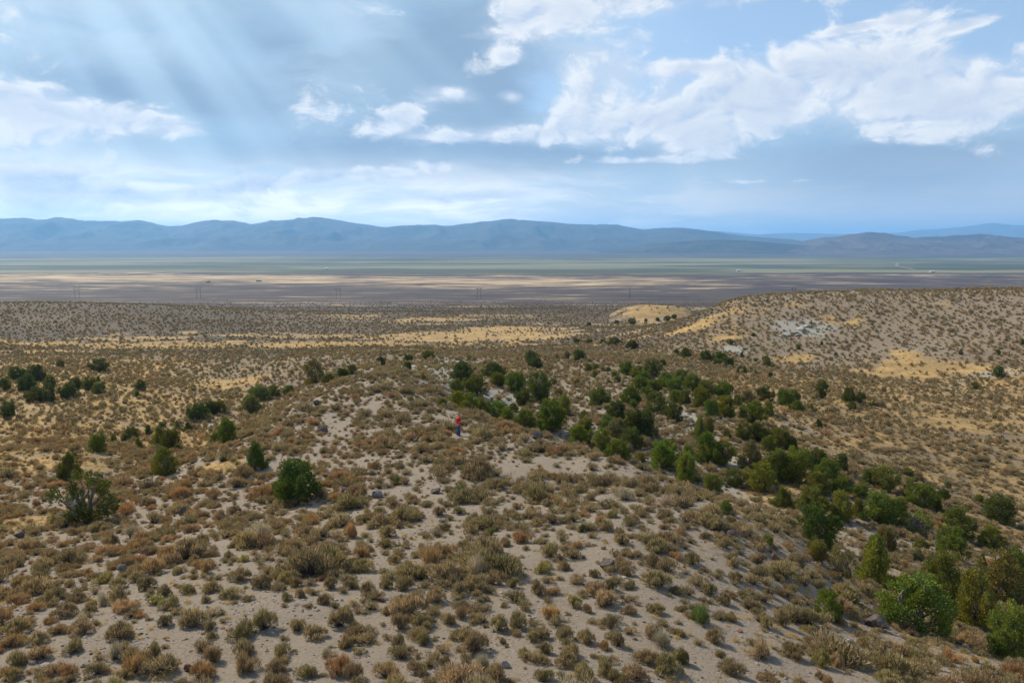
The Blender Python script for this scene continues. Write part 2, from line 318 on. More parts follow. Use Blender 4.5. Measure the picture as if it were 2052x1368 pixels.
# ------------------------------------------------------------------ ground material
def ground_material():
    m, t, b = material('desert_ground', 0.95)
    pos = t.new('ShaderNodeNewGeometry').outputs['Position']
    at = t.new('ShaderNodeAttribute', attribute_name='cover'); sep = t.new('ShaderNodeSeparateColor'); t.put(sep.inputs[0], at.outputs['Color'])
    gold, pale, scrub = sep.outputs
    at2 = t.new('ShaderNodeAttribute', attribute_name='zone'); sep2 = t.new('ShaderNodeSeparateColor'); t.put(sep2.inputs[0], at2.outputs['Color'])
    green, dark, straw = sep2.outputs
    nf = t.noise(pos, 9.0, 6, 0.7); nm = t.noise(pos, 0.9, 5, 0.6); nl = t.noise(pos, 0.06, 5, 0.55); ng = t.noise(pos, 40.0, 2, 0.6)
    gravel = t.mix(t.ss(nf, 0.3, 0.7), (0.172, 0.139, 0.104), (0.290, 0.240, 0.186))
    gravel = t.mix(t.ss(nm, 0.35, 0.7), gravel, (0.245, 0.202, 0.155))
    gravel = t.mix(t.ss(ng, 0.62, 0.75), gravel, (0.36, 0.31, 0.25))
    gravel = t.mix(t.ss(ng, 0.36, 0.26), gravel, (0.075, 0.06, 0.047))
    palec = t.mix(t.ss(nf, 0.3, 0.7), (0.21, 0.20, 0.168), (0.30, 0.29, 0.25))
    straws = t.noise(t.vm('MULTIPLY', pos, (1.0, 1.0, 0.3)), 5.0, 6, 0.75)
    goldc = t.mix(t.ss(straws, 0.35, 0.65), (0.28, 0.18, 0.07), (0.44, 0.30, 0.125))
    soil = t.new('ShaderNodeAttribute', attribute_name='soil').outputs['Fac']
    soilc = t.mix(t.ss(nm, 0.35, 0.65), (0.125, 0.092, 0.055), (0.205, 0.158, 0.095))
    soilc = t.mix(t.ss(nl, 0.4, 0.65), soilc, (0.165, 0.125, 0.088))
    gravel = t.mix(t.ss(t.m('ADD', soil, t.m('MULTIPLY', t.m('SUBTRACT', nm, 0.5), 0.9)), 0.15, 0.75), gravel, soilc)
    col = t.mix(t.ss(t.m('ADD', pale, t.m('MULTIPLY', t.m('SUBTRACT', nm, 0.5), 0.8)), 0.25, 0.65), gravel, palec)
    nq = t.noise(pos, 0.16, 5, 0.62); gold = t.m('ADD', gold, t.m('MULTIPLY', t.m('SUBTRACT', nq, 0.46), 1.0))
    goldc = t.mix(t.ss(nq, 0.42, 0.62), t.vm('MULTIPLY', goldc, (0.74, 0.74, 0.80)), goldc)
    gm = t.ss(t.m('ADD', gold, t.m('ADD', t.m('MULTIPLY', t.m('SUBTRACT', straws, 0.5), 0.7), t.m('MULTIPLY', t.m('SUBTRACT', nm, 0.5), 0.7))), 0.22, 0.80)
    col = t.mix(gm, col, goldc)
    # low scrub too far off to tell bush from bush
    sn = t.noise(pos, 0.55, 4, 0.7); sn2 = t.noise(pos, 0.012, 6, 0.62)
    scol = t.mix(t.ss(sn2, 0.35, 0.65), (0.070, 0.056, 0.042), (0.115, 0.088, 0.062))
    sm = t.ss(t.m('ADD', scrub, t.m('MULTIPLY', t.m('SUBTRACT', sn, 0.5), 1.3)), 0.35, 0.65)
    col = t.mix(sm, col, scol)
    # the plain: straw grass, green brush, and cloud shadow painted in as dark brush
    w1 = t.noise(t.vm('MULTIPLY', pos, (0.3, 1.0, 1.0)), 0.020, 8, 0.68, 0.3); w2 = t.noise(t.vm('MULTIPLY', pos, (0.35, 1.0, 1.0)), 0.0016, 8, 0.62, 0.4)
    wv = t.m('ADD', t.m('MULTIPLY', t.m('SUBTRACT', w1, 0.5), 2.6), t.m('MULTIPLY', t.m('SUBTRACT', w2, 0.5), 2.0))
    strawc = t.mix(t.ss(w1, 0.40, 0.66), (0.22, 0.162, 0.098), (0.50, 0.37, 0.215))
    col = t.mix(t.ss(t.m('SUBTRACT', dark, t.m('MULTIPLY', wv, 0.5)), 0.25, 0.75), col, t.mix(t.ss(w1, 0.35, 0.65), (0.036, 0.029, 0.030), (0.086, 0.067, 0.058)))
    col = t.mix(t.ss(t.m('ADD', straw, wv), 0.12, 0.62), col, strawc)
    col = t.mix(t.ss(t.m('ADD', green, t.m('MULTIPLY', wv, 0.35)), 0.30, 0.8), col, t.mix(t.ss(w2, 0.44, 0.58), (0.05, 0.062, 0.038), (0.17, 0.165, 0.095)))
    t.put(b.inputs['Base Color'], col)
    bp = t.new('ShaderNodeBump'); bp.inputs['Strength'].default_value = 1.0; bp.inputs['Distance'].default_value = 0.11
    t.put(bp.inputs['Height'], t.m('ADD', t.m('MULTIPLY', nf, 0.8), t.m('ADD', t.m('MULTIPLY', ng, 0.35), nm))); t.put(b.inputs['Normal'], bp.outputs[0])
    return m
M_GROUND = ground_material()

def build_ground():
    X, Y, Z = gX.ravel(), gY.ravel(), gZ.ravel()
    gm, graw = gold_mask(X, Y); pm = np.clip(patch(X, Y, PALE), 0, 1)
    pm = np.clip(pm + 0.25*fbm(X/5, Y/5, 3, 61)*(pm > 0), 0, 1)
    scrub = 0.95*sstep(Y, 420, 720)*(1-sstep(Y, 1500, 2100))*(1-0.9*sstep(graw, 0.25, 0.7)) + 0.75*sstep(Y, 200, 330)*(1-sstep(Y, 420, 720))*(1-sstep(graw, 0.2, 0.6))
    lh = np.sqrt(((X+250)/190)**2 + ((Y-500)/125)**2); scrub = np.maximum(scrub, 0.95*sstep(1-lh, 0.0, 0.35)); gm = gm*(1-0.9*sstep(1-lh, 0.0, 0.35))
    gm = gm*(1-sstep(Y, 700, 1000))
    az = X/(Y+OFF)
    wob = fbm(X/700, Y/900, 4, 71)*0.16 + fbm(X/160, Y/200, 3, 73)*0.05
    ly = np.log(Y+OFF) + wob
    L = lambda v: math.log(v)
    dark = np.clip(1.3*sstep(ly, L(560), L(1000)), 0, 1)*(1-sstep(ly, L(3000), L(3500)))  # belt coloured dark in place of cloud shadow on the plain
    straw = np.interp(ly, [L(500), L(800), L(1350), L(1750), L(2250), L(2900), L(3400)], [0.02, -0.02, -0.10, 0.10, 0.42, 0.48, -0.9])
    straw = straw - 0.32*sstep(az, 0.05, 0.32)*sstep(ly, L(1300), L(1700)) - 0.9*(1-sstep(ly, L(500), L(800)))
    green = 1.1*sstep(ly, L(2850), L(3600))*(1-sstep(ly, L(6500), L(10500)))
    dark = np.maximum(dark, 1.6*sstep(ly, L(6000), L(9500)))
    soil = np.clip(sstep(Y, 105, 190)*0.9 + sstep(-az, 0.22, 0.36)*sstep(Y, 55, 95) + 0.55*sstep(az, 0.20, 0.34)*sstep(Y, 60, 90), 0, 1)
    hillr = sstep(az, 0.18, 0.30)*sstep(Y, 205, 235)*(1-sstep(Y, 380, 430)); soil = soil*(1-0.5*hillr); scrub = scrub*(1-0.8*hillr)
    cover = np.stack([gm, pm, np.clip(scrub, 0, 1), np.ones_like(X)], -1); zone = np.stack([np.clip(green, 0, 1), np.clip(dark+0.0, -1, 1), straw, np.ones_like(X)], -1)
    idx = np.arange(NU*NV).reshape(NV, NU)
    quads = np.stack([idx[:-1,:-1], idx[:-1,1:], idx[1:,1:], idx[1:,:-1]], -1).reshape(-1, 4)
    # vertex normals of the whole sheet, so the pieces shade as one surface
    Pv = np.stack([gX, gY, gZ], -1); du = np.gradient(Pv, axis=1); dv = np.gradient(Pv, axis=0); N = np.cross(du, dv); N /= np.linalg.norm(N, axis=-1, keepdims=True); N = N.reshape(-1, 3)
    qc = quads[:, 0]; cx, cy_ = X[qc], Y[qc]
    def inside(pts):     # ground polygon
        ins = np.zeros(len(cx), bool); P = pts; j = len(P)-1
        for i in range(len(P)):
            (xi, yi), (xj, yj) = P[i], P[j]
            ins ^= ((yi > cy_) != (yj > cy_)) & (cx < (xj-xi)*(cy_-yi)/(yj-yi+1e-9)+xi); j = i
        return ins
    region = np.zeros(len(quads), int)
    h1 = [hit(*p)[:2] for p in ((1345,672),(1450,705),(1600,735),(1750,745),(1850,735),(2040,745))]
    region[inside(h1 + [(260,200),(420,330),(380,430),(150,430),(75,420)])] = 1
    h2 = [hit(*p)[:2] for p in ((5,684),(150,680),(300,668),(430,648),(540,632))]
    region[inside([(-420,360)] + h2 + [(-190,720),(-420,720),(-560,560)])] = 2
    rr = np.sqrt(((cx-MOUND[0])/52)**2 + ((cy_-MOUND[1])/60)**2); region[rr < 1.0] = 3
    names = [('ground','sandy desert ground of gravel ridge, scrub valley and wide plain','ground'),('hill','broad pale hillside dotted with sagebrush across the dry wash','hill'),
             ('hill','low dark brown scrub hill beyond the valley meadow','hill'),('hill','small smooth golden grass mound at the edge of the plain','hill')]
    for k, (nm, lab, cat) in enumerate(names):
        q = quads[region == k]; used, inv = np.unique(q, return_inverse=True)
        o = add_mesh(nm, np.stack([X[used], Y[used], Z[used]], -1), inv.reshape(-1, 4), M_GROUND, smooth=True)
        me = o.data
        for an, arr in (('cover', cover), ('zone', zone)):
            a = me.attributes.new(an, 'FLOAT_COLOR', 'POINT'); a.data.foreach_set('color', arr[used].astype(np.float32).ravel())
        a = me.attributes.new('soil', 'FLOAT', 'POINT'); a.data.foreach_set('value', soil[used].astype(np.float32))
        me.normals_split_custom_set_from_vertices(N[used])
        tag(o, lab, cat, kind='structure')
build_ground()

# ------------------------------------------------------------------ mountains
def mountain_material(name, c1, c2, c3):
    m, t, b = material(name, 1.0)
    pos = t.new('ShaderNodeNewGeometry').outputs['Position']
    n = t.noise(pos, 0.0012, 8, 0.65); n2 = t.noise(pos, 0.006, 6, 0.7)
    col = t.mix(t.ss(n, 0.35, 0.65), c1, c2); col = t.mix(t.ss(n2, 0.5, 0.75), col, c3)
    t.put(b.inputs['Base Color'], col); return m
M_MT = mountain_material('mountain_scrub_cloud_shaded', (0.020,0.021,0.017), (0.048,0.042,0.033), (0.085,0.068,0.052))  # scrub colour lowered to paint in the cloud shadow over the range
M_MT2 = mountain_material('mountain_bare', (0.05,0.04,0.038), (0.09,0.068,0.06), (0.15,0.11,0.09))
def mountain(label, crest, D, front, back, seed, mat, amp=1.0):
    cp = np.array(crest, float)
    cols = np.linspace(cp[0,0], cp[-1,0], 520)
    py = np.interp(cols, cp[:,0], cp[:,1])
    k = np.array([1,2,1.])/4; py = np.convolve(np.pad(py, 1, mode='edge'), k, 'valid')
    d = [pix_dir(a, b) for a, b in zip(cols, py)]
    ux = np.array([v[0]/v[1] for v in d]); sz = np.array([v[2]/v[1] for v in d])
    wander = D*0.05*fbm(ux*3.0+seed, ux*0, 4, seed)
    S = np.concatenate([-np.linspace(1, 0, 60)[:-1]**1.15, np.linspace(0, 1, 22)])
    V = []
    edge = np.minimum(sstep(np.arange(520.), 0, 25), 1-sstep(np.arange(520.), 495, 519))
    for s in S:
        Yc = D + wander
        Yr = Yc + (s*front if s < 0 else s*back)
        Xr = ux*Yc + (ux*(Yr-Yc))*0.6
        zc = sz*Yc; zb = zfar(Yr) - 12
        a = abs(s); prof = (1-a)**1.35*0.8 + 0.2*(1-a)**4
        env = np.sin(math.pi*min(1, a**0.6))
        spur = ridged(Xr/(D*0.055), Yr/(D*0.11), 6, seed+5) - 0.62
        z = zb + (zc-zb)*prof + np.maximum(zc-zb, 0)*spur*0.78*env*amp + np.maximum(zc-zb, 0)*0.035*fbm(Xr/(D*0.012), Yr/(D*0.012), 4, seed+11)
        V.append(np.stack([Xr, Yr, zb + (z-zb)*edge], -1))
    V = np.array(V); nr, nc = V.shape[:2]; idx = np.arange(nr*nc).reshape(nr, nc)
    q = np.stack([idx[:-1,:-1], idx[:-1,1:], idx[1:,1:], idx[1:,:-1]], -1).reshape(-1, 4)
    o = add_mesh('mountain', V.reshape(-1, 3), q, mat, smooth=True); tag(o, label, 'mountain', kind='structure')
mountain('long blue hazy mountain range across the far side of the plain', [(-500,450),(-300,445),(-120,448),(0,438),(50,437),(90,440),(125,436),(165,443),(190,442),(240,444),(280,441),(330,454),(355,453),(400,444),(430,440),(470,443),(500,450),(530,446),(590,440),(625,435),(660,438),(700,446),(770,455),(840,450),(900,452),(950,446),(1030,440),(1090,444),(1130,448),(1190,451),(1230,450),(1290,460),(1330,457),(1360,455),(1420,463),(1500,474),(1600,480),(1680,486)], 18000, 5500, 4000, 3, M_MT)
mountain('purplish dark hills standing before the faint far range', [(1480,500),(1590,489),(1620,481),(1650,476),(1690,472),(1720,467),(1745,465),(1775,467),(1800,472),(1830,476),(1880,474),(1920,471),(1960,469),(2010,473),(2052,477),(2150,468),(2300,474),(2450,470)], 12500, 2600, 2500, 13, M_MT2)
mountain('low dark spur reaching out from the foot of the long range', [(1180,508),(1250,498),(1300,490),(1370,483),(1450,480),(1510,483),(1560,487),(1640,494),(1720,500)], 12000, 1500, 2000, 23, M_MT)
mountain('faintest pale blue range on the skyline behind the purplish hills', [(1280,470),(1380,461),(1450,464),(1520,470),(1590,467),(1660,468),(1750,470),(1800,466),(1850,460),(1920,456),(1960,450),(1990,447),(2030,451),(2100,449),(2250,455),(2500,452)], 33000, 7000, 6000, 33, M_MT2)

# ------------------------------------------------------------------ plant materials (the object's own colour, varied a little from plant to plant)
def leaf_material(name, transl=0.25, var=0.25, scale=6.0, warm=(1.25, 1.0, 0.7), hue=((1,1,1),(1,1,1)), blade=0.45):
    m = bpy.data.materials.new(name); m.use_nodes = True; t = NT(m.node_tree)
    oi = t.new('ShaderNodeObjectInfo'); pos = t.new('ShaderNodeTexCoord').outputs['Object']
    n = t.noise(t.vm('ADD', pos, t.xyz(t.m('MULTIPLY', oi.outputs['Random'], 50), 0.0, 0.0)), scale, 3, 0.6)
    v = t.m('ADD', 1-var, t.m('MULTIPLY', oi.outputs['Random'], 2*var))
    r2 = t.m('FRACT', t.m('MULTIPLY', oi.outputs['Random'], 7.31))
    base = t.vm('MULTIPLY', t.vm('SCALE', oi.outputs['Color'], v), t.mix(r2, hue[0], hue[1]))
    w = t.vm('MULTIPLY', base, warm)
    isl = t.new('ShaderNodeNewGeometry').outputs['Random Per Island']
    col = t.vm('SCALE', t.mix(t.ss(n, 0.35, 0.65), base, w), t.m('ADD', 1-blade, t.m('MULTIPLY', isl, 2*blade)))
    d = t.new('ShaderNodeBsdfDiffuse'); t.put(d.inputs[0], col); tr = t.new('ShaderNodeBsdfTranslucent'); t.put(tr.inputs[0], t.vm('MULTIPLY', col, (1.1, 1.1, 0.7)))
    mx = t.new('ShaderNodeMixShader'); mx.inputs[0].default_value = transl; t.l.new(d.outputs[0], mx.inputs[1]); t.l.new(tr.outputs[0], mx.inputs[2])
    o = t.new('ShaderNodeOutputMaterial'); t.l.new(mx.outputs[0], o.inputs[0]); return m
M_SHRUB = leaf_material('shrub_leaf', 0.2, 0.20, 7.0, (1.08, 1.0, 0.90), ((0.97,1.0,0.95),(1.06,0.98,1.0)), 0.62)
M_JUN = leaf_material('juniper_foliage', 0.22, 0.12, 3.0, (1.35, 1.12, 0.7))
M_GRASS = leaf_material('dry_grass_blade', 0.3, 0.2, 5.0, (1.1, 1.0, 0.85))
def wood_material(name, c1, c2):
    m, t, b = material(name, 0.9)
    pos = t.new('ShaderNodeTexCoord').outputs['Object']
    n = t.noise(t.vm('MULTIPLY', pos, (1, 1, 0.2)), 30, 5, 0.7); t.put(b.inputs['Base Color'], t.mix(t.ss(n, 0.3, 0.7), c1, c2)); return m
M_STEM = wood_material('shrub_wood', (0.045,0.036,0.03), (0.12,0.10,0.085))
M_TRUNK = wood_material('juniper_bark', (0.10,0.075,0.06), (0.22,0.18,0.15))
M_DEAD = wood_material('weathered_dead_wood', (0.20,0.185,0.17), (0.36,0.34,0.31))

def unit(v): return v/np.maximum(np.linalg.norm(v, axis=-1, keepdims=True), 1e-9)
def kites(P, Dv, L, Wd, r):
    """kite-shaped blades: four vertices each"""
    Dv = unit(Dv); side = unit(np.cross(Dv, r.normal(size=P.shape)))
    a = P; b = P + Dv*(L*0.45)[:,None] + side*(Wd/2)[:,None]; c = P + Dv*L[:,None]; d = P + Dv*(L*0.45)[:,None] - side*(Wd/2)[:,None]
    V = np.stack([a, b, c, d], 1).reshape(-1, 3); Fq = np.arange(len(V)).reshape(-1, 4); return V, Fq
def tris(P, Dv, L, Wd, r):
    Dv = unit(Dv); side = unit(np.cross(Dv, r.normal(size=P.shape)))
    V = np.stack([P-side*(Wd/2)[:,None], P+side*(Wd/2)[:,None], P+Dv*L[:,None]], 1).reshape(-1, 3); return V, np.arange(len(V)).reshape(-1, 3)

# a bush of about one metre across and HB metres high at scale 1
def bush_mesh(name, kind, seed, nlobe, nblade, far=False):
    r = np.random.default_rng(seed)
    VV, FF, MM = [], [], []; off = 0
    def push(V, Fq, mi):
        nonlocal off
        if Fq.shape[1] == 3: Fq = np.concatenate([Fq, Fq[:, 2:3]], 1) if False else Fq
        VV.append(V); FF.append(Fq+off); MM.append(np.full(len(Fq), mi)); off += len(V)
    lobes = []
    for i in range(nlobe):
        a = 2*math.pi*(i/nlobe)+r.uniform(-.5,.5); rad = 0.0 if i == 0 else r.uniform(0.16, 0.36)
        lobes.append((rad*math.cos(a), rad*math.sin(a), r.uniform(0.05, 0.17) + (0.07 if i == 0 else 0), r.uniform(0.14, 0.24)))
    for (x, y, z, q) in lobes:
        n = nblade//nlobe
        u = unit(r.normal(size=(n,3))); u[:,2] = np.abs(u[:,2])*1.1 - 0.55*r.random(n)
        rad = q*r.uniform(0.45, 1.0, n)**0.6
        Pp = np.array([x, y, z]) + u*rad[:,None]*np.array([1,1,0.9]); Pp[:,2] = np.maximum(Pp[:,2], 0.01)
        out = u + 0.5*unit(np.array([x, y, 0.25])+np.zeros((n,3))) + r.normal(size=(n,3))*0.45 + np.array([0,0,0.75 if kind != 'russet' else 1.0])
        if kind == 'grey': L = r.uniform(0.10, 0.24, n); Wd = r.uniform(0.006, 0.012, n)
        elif kind == 'russet': L = r.uniform(0.08, 0.17, n); Wd = r.uniform(0.010, 0.018, n)
        else: L = r.uniform(0.05, 0.12, n); Wd = r.uniform(0.014, 0.028, n)
        if far: L *= 1.9; Wd *= 3.4
        V, Fq = tris(Pp, out, L, Wd, r); push(V, Fq, 0)
    ns = 12 if far else 130      # woody stems
    tx = np.array([lobes[k] for k in r.integers(0, nlobe, ns)]); tip = tx[:,:3] + r.normal(size=(ns,3))*tx[:,3:4]*0.7; tip[:,2] = np.abs(tip[:,2])+0.04
    P0 = r.normal(size=(ns,3))*np.array([.05,.05,0]); Dv = tip-P0
    V, Fq = tris(P0, Dv, np.linalg.norm(Dv, axis=1)*r.uniform(0.8, 1.25, ns), np.full(ns, 0.03 if far else 0.02), r); push(V, Fq, 1)
    me = add_mesh(name, np.concatenate(VV), np.concatenate(FF), None, link=False)
    me.data.materials.append(M_SHRUB); me.data.materials.append(M_STEM); me.data.polygons.foreach_set('material_index', np.concatenate(MM).astype(np.int32))
    d = me.data; bpy.data.objects.remove(me); return d
def tuft_mesh(name, seed, n, far=False):
    r = np.random.default_rng(seed)
    P0 = r.normal(size=(n,3))*np.array([.10,.10,0]); Dv = P0*2.2 + r.normal(size=(n,3))*0.22 + np.array([0,0,1.0]); Dv[:,2] = np.abs(Dv[:,2])
    V, Fq = tris(P0, Dv, r.uniform(0.18, 0.45, n), r.uniform(0.012, 0.02, n)*(3 if far else 1), r)
    o = add_mesh(name, V, Fq, M_GRASS, link=False); d = o.data; bpy.data.objects.remove(o); return d
HB = 0.42
NEAR = {k: [bush_mesh(k+'_mesh', k, 100+7*i+len(k), 5+i % 4, n) for i in range(6)] for k, n in (('sage', 1900), ('russet', 1900), ('grey', 1700))}
FARB = {k: [bush_mesh(k+'_far_mesh', k, 300+7*i+len(k), 4+i % 3, 170, True) for i in range(5)] for k in ('sage', 'russet')}
MIDB = {k: [bush_mesh(k+'_mid_mesh', k, 500+7*i+len(k), 5+i % 3, 700) for i in range(6)] for k in ('sage', 'russet')}
TUFT = [tuft_mesh('tuft_mesh', 700+i, 90) for i in range(4)]; TUFTF = [tuft_mesh('tuft_far_mesh', 720+i, 26, True) for i in range(4)]
COLS = {'sage': [(0.305,0.250,0.152), (0.290,0.246,0.135), (0.325,0.255,0.164)], 'russet': [(0.36,0.245,0.145), (0.35,0.255,0.162), (0.38,0.245,0.135)], 'grey': [(0.46,0.40,0.32), (0.41,0.36,0.285)]}

# ------------------------------------------------------------------ shrubs: the surveyed ones
def Z(x0, y0, lst, s=2.931): return [(x0+a/s, y0+b/s, w/s, h/s, k) for a, b, w, h, k in lst]
BUSH = Z(0, 960, [(60,930,200,110,'s'),(200,980,160,90,'s'),(80,1110,170,110,'s'),(220,1070,190,100,'s'),(410,1030,170,100,'s'),(690,950,220,120,'s'),(460,920,160,90,'s'),(660,1070,110,110,'g'),(890,1050,130,100,'s'),(790,1150,170,140,'r'),(560,1160,160,100,'s'),
 (1110,880,230,130,'s'),(960,870,120,80,'s'),(1230,890,100,60,'s'),(1240,940,90,50,'s'),(1400,950,210,120,'s'),(1540,900,180,140,'s'),(1740,900,140,90,'s'),(1830,950,200,90,'s'),(1990,880,160,140,'s'),(1420,1050,190,110,'s'),(1430,1150,190,130,'r'),(1240,1090,120,130,'r'),
 (1170,1190,190,120,'r'),(1650,1050,150,110,'s'),(1610,1150,190,90,'s'),(1980,1160,190,140,'r'),(2020,990,100,80,'s'),(350,820,200,90,'s'),(320,720,170,90,'s'),(430,730,130,70,'s'),(690,740,140,130,'s'),(590,750,90,90,'g'),(590,620,160,80,'y'),(680,650,130,80,'s'),(850,660,160,100,'s'),
 (790,610,120,80,'s'),(870,520,100,70,'s'),(960,690,110,80,'s'),(1090,680,150,70,'s'),(1240,670,140,80,'s'),(1340,710,190,80,'s'),(1390,610,190,90,'s'),(1540,650,150,100,'s'),(1200,560,100,80,'r'),(1040,560,120,60,'s'),(1130,490,100,60,'s'),(1230,460,130,60,'s'),(1420,490,90,50,'y'),
 (1340,470,70,60,'s'),(1520,360,150,110,'g'),(1590,390,90,70,'s'),(1830,270,170,80,'r'),(1780,340,150,80,'s'),(760,350,150,80,'g'),(1310,320,200,70,'s'),(1180,390,120,80,'s'),(1290,250,120,80,'s'),(1360,210,130,60,'s'),(900,740,120,60,'y'),(1200,730,80,50,'s'),(1450,720,110,40,'s'),
 (1730,640,110,70,'s'),(1760,700,90,70,'s'),(1940,650,110,90,'s'),(1670,720,90,60,'s'),(1900,740,120,80,'s'),(720,210,150,70,'r'),(860,170,110,80,'r'),(1240,130,130,80,'r'),(1380,60,140,90,'r'),(1080,60,110,70,'r'),(470,440,160,60,'r'),(560,490,110,50,'r'),(300,270,90,70,'s'),(650,400,100,90,'s'),
 (80,750,180,80,'r'),(200,780,110,70,'r'),(100,520,100,60,'s'),(250,560,110,60,'s'),(400,640,100,70,'s'),(30,820,100,60,'r'),(130,880,120,80,'r'),(60,1190,150,80,'s'),(720,1180,120,70,'s')])
BUSH += Z(680, 960, [(70,350,120,100,'r'),(280,350,130,90,'s'),(270,410,130,70,'s'),(345,290,90,60,'s'),(520,510,190,130,'r'),(480,600,140,100,'s'),(125,470,120,90,'r'),(80,510,110,60,'s'),(320,500,110,60,'s'),(70,650,100,70,'s'),(160,670,110,80,'s'),(270,650,110,70,'s'),(375,660,120,100,'s'),(360,740,110,60,'s'),
 (570,730,150,100,'s'),(700,690,130,100,'s'),(805,690,80,50,'s'),(810,570,150,130,'g'),(720,550,90,60,'s'),(900,480,150,120,'s'),(970,400,90,70,'r'),(1070,380,130,90,'r'),(1240,470,130,110,'s'),(1020,510,150,60,'s'),(910,310,100,50,'s'),(770,330,120,70,'s'),(620,310,100,60,'s'),(740,420,110,70,'s'),
 (1130,210,90,60,'s'),(1220,165,90,60,'s'),(1330,180,90,70,'r'),(1250,270,130,80,'s'),(1150,280,100,50,'s'),(1400,410,90,50,'r'),(1160,690,110,100,'s'),(1020,640,90,80,'s'),(1190,560,130,80,'y'),(1320,540,120,70,'s'),(1380,760,110,90,'y'),(1240,830,130,90,'o'),(1460,790,80,70,'s'),(640,860,120,90,'s'),(710,820,100,90,'r'),
 (350,890,140,110,'r'),(350,1000,110,110,'s'),(490,980,110,100,'s'),(270,800,90,60,'s'),(90,890,110,60,'s'),(40,840,120,110,'s'),(40,1000,90,80,'s'),(940,900,140,120,'s'),(1050,890,150,140,'s'),(800,1040,190,150,'s'),(960,970,60,50,'s'),(1140,960,90,80,'s'),(1210,1030,100,90,'s'),(1320,950,110,100,'s'),(1460,970,130,100,'s'),
 (1640,990,110,110,'s'),(1600,880,110,80,'s'),(1380,1060,150,100,'s'),(1090,1050,100,70,'s'),(840,1130,120,110,'g'),(620,1100,90,80,'s'),(660,1170,80,50,'s'),(460,1160,150,110,'s'),(270,1180,200,110,'r'),(80,1180,130,130,'r'),(930,1190,180,110,'s'),(1200,1190,150,90,'s'),(1440,1180,150,120,'s'),(1560,1160,140,120,'s'),(1750,1190,200,110,'s'),
 (2010,1090,120,110,'y'),(1900,1000,160,100,'g'),(1840,940,110,70,'s'),(1990,920,110,50,'s'),(1870,800,150,70,'s'),(1700,800,130,60,'s'),(1590,660,100,90,'s'),(1700,650,120,60,'s'),(1980,680,110,60,'s'),(1850,520,150,80,'s'),(1690,570,120,70,'s'),(1500,580,90,60,'s'),(1660,390,120,80,'s'),(1560,310,130,80,'s'),
 (1680,130,150,80,'g'),(1920,160,140,70,'g'),(700,210,90,60,'s'),(580,220,100,70,'s'),(420,210,130,60,'s'),(230,210,100,60,'s'),(140,260,110,60,'s'),(1000,220,90,50,'s'),(1480,130,90,50,'s'),(1600,230,120,60,'s'),(1720,260,110,60,'s'),(1040,180,80,50,'s')])
BUSH += Z(1352, 960, [(240,970,140,110,'s'),(510,1060,190,120,'s'),(540,880,110,90,'s'),(630,870,120,120,'s'),(50,1090,110,110,'s'),(340,1160,170,110,'s'),(560,1196,190,60,'s'),(870,1110,120,120,'y'),(960,1110,120,100,'s'),(1130,1000,140,90,'s'),(1220,1050,120,80,'s'),(790,960,90,50,'s'),(800,910,130,60,'s'),(860,1180,80,60,'s'),
 (1420,1130,110,90,'s'),(340,840,90,70,'s'),(210,690,120,90,'s'),(290,740,110,80,'s'),(400,705,110,50,'s'),(100,510,140,90,'s'),(350,520,110,70,'s'),(500,510,120,90,'s'),(700,690,130,70,'s'),(370,610,110,70,'s'),(555,690,90,60,'s'),(670,1000,90,60,'s'),(270,1050,90,60,'s'),(1860,1180,170,110,'s'),(300,410,140,70,'s'),(500,300,100,50,'s'),
 (40,780,90,50,'s'),(40,930,80,50,'s'),(520,560,110,60,'s'),(620,610,90,60,'s'),(860,650,110,60,'s'),(1150,720,90,60,'s'),(1040,780,110,60,'s'),(980,860,120,60,'s'),(1400,980,90,60,'y'),(1260,990,90,50,'s'),(1580,1080,110,60,'s'),(1770,1080,60,60,'o'),(50,330,110,50,'s'),(190,360,100,50,'s'),(340,260,100,50,'s'),(100,230,110,60,'s')])
KMAP = {'s': 'sage', 'y': 'sage', 'r': 'russet', 'o': 'russet', 'g': 'grey'}
plants = []      # kind, X, Y, z, width, height, colour
for (px, py, w, h, k), (x, y, z) in zip(BUSH, hits([(b[0], b[1]-0.06*b[3]) for b in BUSH])):
    f = px_of(x, y, z)[2]; kd = KMAP[k]; W = w/F*f*0.86; H = max(h/F*f*0.92, 0.36*W)
    c = {'y': (0.37,0.32,0.14), 'o': (0.50,0.33,0.14)}.get(k) or random.choice(COLS[kd])
    plants.append((kd, x, y+0.25*W, float(height(x, y+0.25*W)), W, H, c))
N_SURVEYED = len(plants)

